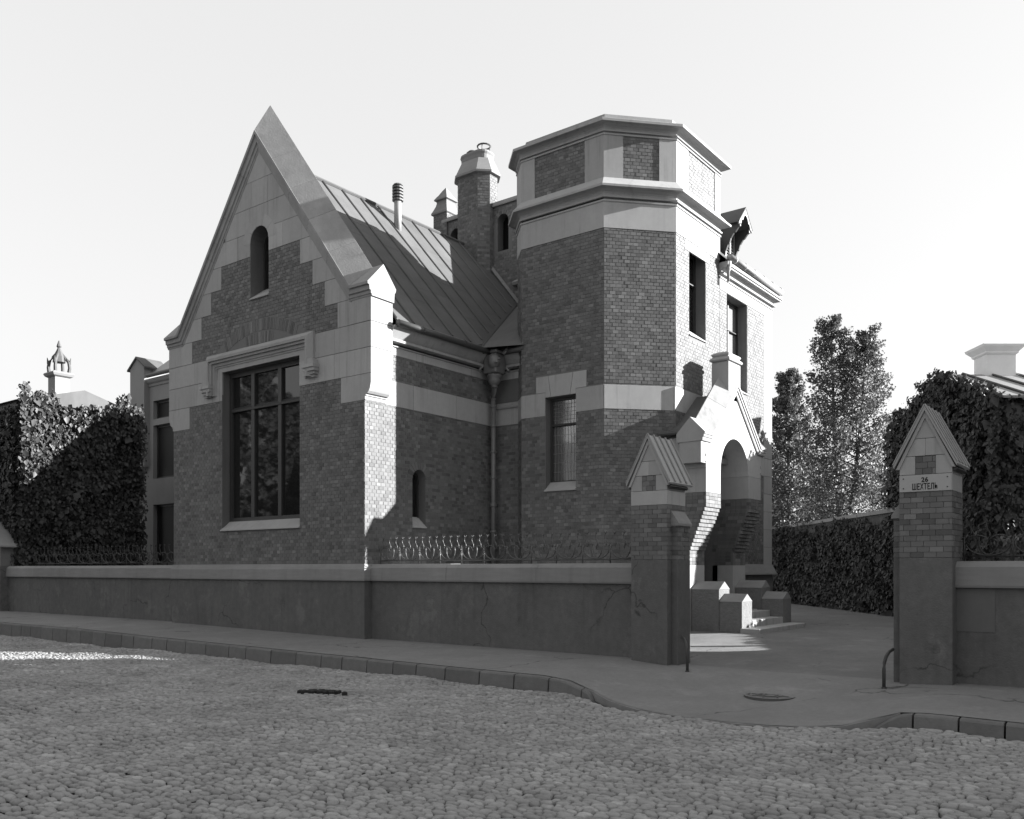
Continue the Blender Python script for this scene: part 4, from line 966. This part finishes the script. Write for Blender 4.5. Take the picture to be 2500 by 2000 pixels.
# ------------------------------------------------------------------ leaves
def leaf_mesh(name, P, D, Nn, S, m, parent):
    """P points, D tip directions, Nn face normals, S sizes (numpy) -> folded two-triangle leaves"""
    D = D/np.linalg.norm(D,axis=1)[:,None]; W = np.cross(D,Nn); W /= np.linalg.norm(W,axis=1)[:,None]+1e-9; Nz = np.cross(W,D)
    S = S[:,None]; n = len(P); V = np.empty((n,5,3))
    V[:,0] = P-D*S*.5; V[:,1] = P+W*S*.42-D*S*.08+Nz*S*.10; V[:,2] = P+D*S*.6; V[:,3] = P-W*S*.42-D*S*.08+Nz*S*.10; V[:,4] = P+D*S*.05
    me = bpy.data.meshes.new(name); base = (np.arange(n)*5)[:,None]
    F = np.concatenate([base+np.array([[0,1,2]]),base+np.array([[0,2,3]])],axis=1).reshape(-1,3)
    V4 = V[:,:4].reshape(-1,3); base = (np.arange(n)*4)[:,None]
    F = np.concatenate([base+np.array([[0,1,2]]),base+np.array([[0,2,3]])],axis=1).reshape(-1,3)
    me.vertices.add(len(V4)); me.vertices.foreach_set('co',V4.ravel())
    me.loops.add(F.size); me.loops.foreach_set('vertex_index',F.ravel().astype(np.int32))
    me.polygons.add(len(F)); me.polygons.foreach_set('loop_start',np.arange(0,F.size,3,dtype=np.int32)); me.polygons.foreach_set('loop_total',np.full(len(F),3,dtype=np.int32))
    me.materials.append(MATS[m]); me.update(calc_edges=True); me.validate()
    return link(name,me,parent)
def ivy(name, P, N, parent, size=.12, thick=.18):
    P = np.array(P); N = np.array(N); n = len(P)
    t = nrs.rand(n)**1.6*thick; lump = .5+.5*np.sin(P[:,0]*2.1+P[:,2]*1.7)*np.sin(P[:,1]*1.9-P[:,2]*2.3)
    lump = lump+.5*np.maximum(0,np.sin(P[:,0]*.9+P[:,1]*1.3+P[:,2]*.8)); P = P+N*(.02+t*(.3+1.2*lump))[:,None]+nrs.randn(n,3)*.03
    D = np.tile([0,0,-1.0],(n,1))+nrs.randn(n,3)*.45+N*.25; NN = N+nrs.randn(n,3)*.45+np.array([0,0,.35])
    o = leaf_mesh(name,P,D,NN,size*np.exp(nrs.randn(n)*.38),'ivy',parent); o['kind'] = 'stuff'; return o
RT = np.array([EXR,EYR,0]); FWD = np.array([-EYR,EXR,0])
def cpn(L,d,z): return np.array(cp(L,d,z))

# ivy-covered yard wall on the right
yw = empty('yard_boundary_wall',(0,0,0)); tag(yw,'long ivy-covered boundary wall along the right of the driveway','wall')
FWL = Fr(cp(11.5,46)[:2],(EYR,-EXR))      # seen from the drive: far end on the left
mb = MB(); fbox(mb,FWL,0,46-24.2,-.1,3.22,-.3,0); mb.build('masonry','plaster',yw)
mb = MB(); fbox(mb,FWL,46-21.3,46-15,-.1,2.2,-.3,0); mb.build('low_masonry','plaster',yw)
mb = MB(); fbox(mb,FWL,46-24.2,46-21.3,-.1,3.22,-.3,0); mb.build('end_masonry','plaster',yw)
mb = MB(); fbox(mb,FWL,0,46-24.2,3.222,3.34,-.36,.05); mb.build('wall_coping','stone',yw)
P = [FWL.p(u,z,.0) for u,z in zip(nrs.rand(32000)*21.8, nrs.rand(32000)*3.25)]; 
P = [p for p in P if p[2] < 3.12+.16*math.sin(p[0]*1.7)+.1*math.sin(p[1]*3.9)]
P += [FWL.p(46-15-u,z*(2.25 if u < 6.3 else 3.2),-.15*r_) for u,z,r_ in zip(nrs.rand(6000)*9.2,nrs.rand(6000),nrs.rand(6000))]
N = np.tile([FWL.n[0],FWL.n[1],0],(len(P),1)); Q = [cp(11.42+.5*a,21.27-.05*b,1.9+1.5*c) for a,b,c in nrs.rand(1500,3)]; P += Q; N = np.vstack([N,np.tile([EYR,-EXR,.2],(len(Q),1))]); ivy('ivy',P,N,yw,.09,.22)

# ivy-covered house on the right, metal roof, chimney
ih = empty('ivy_house',(0,0,0)); tag(ih,'ivy-smothered house with pale metal roof and chimney behind lettered gate pier','house')
HL, D0, DR, D1 = 11.85, 21.55, 24.3, 27.3; ZE, ZA = 5.80, 6.86; LEND = 21.0
FGa = Fr(cp(HL,D1)[:2],(EYR,-EXR)); gl = D1-D0
mb = MB(); fprism(mb,FGa,[(0,-.2),(gl,-.2),(gl,ZE-.12),(D1-DR,ZA-.12),(0,ZE-.12)],-(LEND-HL),0); orient(mb.build('walls','far_wall',ih))
for s,(da,za) in enumerate(((D0-.35,ZE-.12),(D1+.35,ZE-.12))):
    mb = MB(); mb.loft([[cp(L,DR,ZA),cp(L,da,za),cp(L,da,za-.06),cp(L,DR,ZA-.08)] for L in (HL-.05,LEND+.3)]); rr = orient(mb.build('roof_slope','pale_metal',ih))
    for k in range(9):
        L = HL+.55+k*.72; mb = MB(); mb.tube([cp(L,DR,ZA+.03),cp(L+.0,da,za+.03)],.03,4); mb.build('standing_seam','roof_metal',rr)
mb = MB(); mb.loft([[cp(a,b,z) for a,b in ((12.95,24.1),(13.75,24.1),(13.75,24.75),(12.95,24.75))] for z in (6.3,7.38)])
orient(mb.build('chimney','white_wall',ih))
mb = MB(); mb.loft([[cp(13.35+sx_*(.4+o_),24.42+sy_*(.33+o_),z) for sx_,sy_ in ((-1,-1),(1,-1),(1,1),(-1,1))] for o_,z in ((0,7.36),(.05,7.40),(.05,7.44),(.16,7.56),(.18,7.62),(.1,7.66))]); orient(mb.build('chimney_cap','white_wall',ih))
P = []
for u,z in zip(nrs.rand(32000)*gl, nrs.rand(32000)*7.0):
    if z < ZA+.10-abs(u-(D1-DR))*.385+.08*math.sin(u*9): P.append(FGa.p(u,z,0))
N = np.tile([FGa.n[0],FGa.n[1],0],(len(P),1))
Q = [cp(HL+a,D0-.02,z) for a,z in zip(nrs.rand(9000)*2.6,nrs.rand(9000)*5.7)]
Q = [q for q in Q if q[2] < 5.1 or nrs.rand() < .35]
P += Q; N = np.vstack([N,np.tile(-FWD,(len(Q),1))]); Q = [cp(HL-.06+.22*a,D0-.1+.22*b,5.75*c) for a,b,c in nrs.rand(4000,3)]; P += Q; N = np.vstack([N,np.tile(-.7*FWD-.7*RT,(len(Q),1))]); ivy('ivy',P,N,ih,.098,.34)


# neighbouring buildings to the right, outside the frame: they stand between the low sun and the street
def plain_house(name, L0, L1, d0, d1, ze, za, label, axis='d', nw=4):
    r = empty(name,(0,0,0)); tag(r,label,'house')
    mb = MB(); mb.loft([[cp(L0,d0,z),cp(L1,d0,z),cp(L1,d1,z),cp(L0,d1,z)] for z in (-.3,ze)]); orient(mb.build('walls','far_wall',r))
    mb = MB()
    if axis == 'd':
        m_ = (L0+L1)/2; mb.loft([[cp(L0-.2,d,ze-.02),cp(m_,d,za),cp(L1+.2,d,ze-.02)] for d in (d0-.0,d1+.0)])
    else:
        m_ = (d0+d1)/2; mb.loft([[cp(L,d0-.0,ze-.02),cp(L,m_,za),cp(L,d1+.0,ze-.02)] for L in (L0-.1,L1+.1)])
    orient(mb.build('roof','roof_metal',r))
    F = Fr(cp(L0,d1)[:2],(EYR,-EXR)); w = d1-d0
    for k in range(nw):
        for z0 in (1.2,4.4):
            if z0+1.8 > ze: continue
            u = w*(k+.5)/nw; wi = empty('window',(0,0,0),r); mb = MB(); fbox(mb,F,u-.5,u+.5,z0,z0+1.7,-.02,.03); mb.build('frame','wood_pale',wi)
            mb = MB(); fbox(mb,F,u-.42,u+.42,z0+.08,z0+1.62,0,.035); mb.build('pane','glass',wi)
    return r
plain_house('street_house',12.6,22,4.5,16.95,7.9,8.8,'two-storey rendered house fronting the street beyond lettered gate pier')

# ivy-covered house on the left and the wing behind it
lh = empty('ivy_house',(0,0,0)); tag(lh,'ivy-covered house with crown-topped chimney left of the gable','house')
mb = MB(); mb.box(-26,-17.35,.5,4.8,-.2,7.25); mb.build('walls','far_wall',lh)
mb = MB(); mb.loft([[(x,.3,7.22),(x,2.65,7.9),(x,5.0,7.22)] for x in (-26.2,-17.25)]); orient(mb.build('roof','roof_metal',lh))
FLH = Fr((-17.35,0),(0,1))
P = []; 
for u,z in zip((.4+nrs.rand(30000)*4.5),nrs.rand(30000)*8.3):
    if z < 7.45+.28*math.sin(u*1.7+.4)+.16*math.sin(u*5.1)+.1*math.sin(u*13) and nrs.rand() < .55+.45*math.sin(u*3.1+z*1.9)**2: P.append(FLH.p(u,z,0))
N = np.tile([1.0,0,0],(len(P),1))
Q = [(x,.5,z) for x,z in zip(-20.4+nrs.rand(12000)*3.1,nrs.rand(12000)*7.0)]; P += Q; N = np.vstack([N,np.tile([0,-1.0,0],(len(Q),1))])
ivy('ivy',P,N,lh,.11,.3)
lc = empty('chimney',(0,0,0),lh); LC = (-18.0,2.1)
mb = MB(); mb.loft([sq(LC,.26,7.0),sq(LC,.26,8.35)]); mb.build('shaft','far_wall',lc)
mb = MB(); mb.loft([sq(LC,r_,z) for r_,z in ((.26,8.33),(.34,8.38),(.38,8.46),(.36,8.5),(.3,8.53))]); mb.build('shaft_cornice','far_wall',lc)
for a in range(4):
    t = math.pi/4+a*math.pi/2; mb = MB(); mb.tube([(LC[0]+r_*math.cos(t),LC[1]+r_*math.sin(t),z) for r_,z in ((.33,8.5),(.36,8.7),(.33,8.9),(.2,9.08),(.08,9.25))],[.07,.06,.06,.05,.03],6); mb.build('crown_arm','roof_metal',lc)
    mb = MB(); mb.tube([(LC[0]+.36*math.cos(t),LC[1]+.36*math.sin(t),8.85),(LC[0]+.4*math.cos(t),LC[1]+.4*math.sin(t),9.06)],[.05,.01],5); mb.build('crocket','roof_metal',lc)
mb = MB(); mb.lathe(LC[0],LC[1],[(.22,8.9),(.2,9.1),(.09,9.32),(.05,9.42),(.09,9.47),(.02,9.68)],8); mb.build('crown_finial','roof_metal',lc)

rh = empty('rear_house',(0,0,0)); tag(rh,'pale rendered house wing with gabled corner pier, seen left of the gable','house')
FW = Fr((0,8.0),(1,0)); RX = -23.3
holes = [rect(-21.85,-19.2,8.05,8.85),rect(-21.85,-19.2,5.45,7.78),rect(-21.85,-19.2,1.7,4.32)]
mb = MB(); plate(mb,FW,[(RX,0),(-15.5,0),(-15.5,9.8),(RX,9.8)],holes,-.4,0); orient(mb.build('walls',('far_wall','far_wall'),rh))
for i,(h) in enumerate(holes):
    wi = window('window',FW,-21.85,-19.2,h[0][1],h[2][1],-.18,(-20.5,),(),.09,parent=rh,glass='glass_dull')
mb = MB(); fprism(mb,FW,[(RX,6.0),(RX+1.15,6.0),(RX+1.15,10.38),(RX+.57,10.80),(RX,10.38)],-.8,.25); orient(mb.build('corner_pier','far_wall',rh))
for s in (-1,1):
    mb = MB(); xa = RX+.575; mb.loft([[(xa,y,10.88),(xa+s*.72,y,10.36),(xa+s*.72,y,10.29),(xa,y,10.80)] for y in (7.68,8.9)]); orient(mb.build('pier_roof','roof_metal',rh))
orient(sweep_obj('cornice',[(RX+1.15,8.0),(-15.5,8.0)],[(-.3,9.5),(.04,9.5),(.05,9.6),(.12,9.66),(.16,9.74),(.16,9.82),(-.3,9.82)],'far_wall',rh))
mb = MB(); mb.tube([(RX+1.4,7.75,9.92),(-15.5,7.75,9.92)],.09,8); mb.build('gutter','gutter_metal',rh)
mb = MB(); mb.add([(RX+.9,7.8,9.86),(-15.5,7.8,9.86),(-15.5,10.5,12.6),(-20.5,10.5,12.6)],[(0,1,2,3)]); mb.build('roof','pale_metal',rh)

# ------------------------------------------------------------------ trees
def tree(name, base, H, spread, nb, nl, label, leaf=.14, tops=None, seed=1, group='trees behind the driveway wall', low=.18, cat='tree', mleaf='leaf'):
    r = np.random.RandomState(seed); root = empty(name,base); tag(root,label,cat,group)
    tips = []; mb = MB()
    stems = tops or [(0,0,1.0)]
    for sx_,sy_,sh in stems:
        path = [(0,0,-.3),(sx_*.25,sy_*.25,H*.25*sh),(sx_*.7,sy_*.7,H*.6*sh),(sx_,sy_,H*.98*sh)]
        mb.tube(path,[H*.014,H*.011,H*.007,.012],7)
        n_ = int(nb*sh)
        for k in range(n_):
            t = low+(1-low)*(k+.5)/n_; z = H*sh*t
            q = (sx_*t,sy_*t); a = k*2.39996+r.uniform(-.5,.5)
            tt = (t-low)/(1-low); prof = min(1,(tt+.15)/.3)*max(.08,1-tt*.93)**.72
            ln = spread*prof*r.uniform(.65,1.12); up = r.uniform(.55,1.0)*(.55+.5*t)
            p1 = (q[0]+math.cos(a)*ln*.5,q[1]+math.sin(a)*ln*.5,z+ln*up*.35); p2 = (q[0]+math.cos(a)*ln,q[1]+math.sin(a)*ln,z+ln*up)
            mb.tube([(q[0],q[1],z),p1,p2],[.035*(1.2-t)+.012,.018,.006],5)
            for j in range(5):
                f_ = .35+.65*(j+r.rand())/5; tips.append([q[0]+(p2[0]-q[0])*f_,q[1]+(p2[1]-q[1])*f_,z+(p2[2]-z)*f_**1.2,.95*(.16+.30*(1-abs(f_-.6)))*(1.15-.65*t)])
        for j in range(4): tips.append([sx_*(.86+.04*j),sy_*(.86+.04*j),H*sh*(.86+.045*j),.10])
    mb.build('trunk','bark',root,smooth=True)
    tips = np.array(tips); idx = r.randint(0,len(tips),nl); T = tips[idx]
    P = T[:,:3]+np.clip(r.randn(nl,3),-1.35,1.35)*T[:,3:4]*np.array([.62,.62,.52])
    D = r.randn(nl,3)+np.array([0,0,-.5]); NN = r.randn(nl,3)+np.array([0,0,.8])
    o = leaf_mesh('crown',P,D,NN,leaf*(.6+.8*r.rand(nl)),mleaf,root); return root
def tbase(u, d): return cp((u-1250)/2156*d, d, .1)
tree('tall_tree',tbase(2056,34),10.9,2.5,90,34000,'tall twin-topped leafy tree behind the ivy-covered boundary wall',tops=[(-.35,-.2,1.0),(.75,.55,.955)],seed=5,leaf=.085,low=.12)
tree('leafy_tree',tbase(1925,38),9.7,2.3,80,26000,'narrower leafy tree standing close beside the house corner',seed=8,leaf=.095,low=.12)
tree('leafy_tree',tbase(2190,40),8.3,1.9,40,9000,'low rounded tree between the twin-topped tree and ivy house',seed=9,leaf=.17,low=.1)
tree('garden_bush',tbase(2010,41),5.4,2.2,30,7000,'dark bush low behind the boundary wall under the trees',seed=12,leaf=.17,low=.1,cat='bush')
tree('garden_bush',tbase(1900,46),6.2,2.4,32,7000,'far bush beyond the end of the boundary wall',seed=13,leaf=.2,low=.1,cat='bush')
# street trees and a house across the road (behind the camera; the studio window mirrors them)
for k,(x,y,h_) in enumerate(((-20,-13.5,9.5),(-13.5,-15.5,11.0),(-26,-16,12.5),(-7,-18.5,12.0))):
    tree('street_tree',(x,y,-.1),h_,2.9+.05*(h_-9)*6,44,14000,['leafy tree across the road mirrored in the right lights of the studio window','tall leafy tree across the road facing the studio window','leafy tree across the road facing the ivy-covered house','broad leafy tree across the road facing the railed wall'][k] ,seed=20+k,leaf=.34,group='trees across the road',low=.2)
tree('added_shade_tree',cp(15,17.75,.1),9.5,.85,44,13000,'slender leafy tree added out of view to shade the railing and road',seed=31,leaf=.17,low=.5,group='trees behind the driveway wall')  # unseen tree added; its high crown keeps sun off part of railing and street
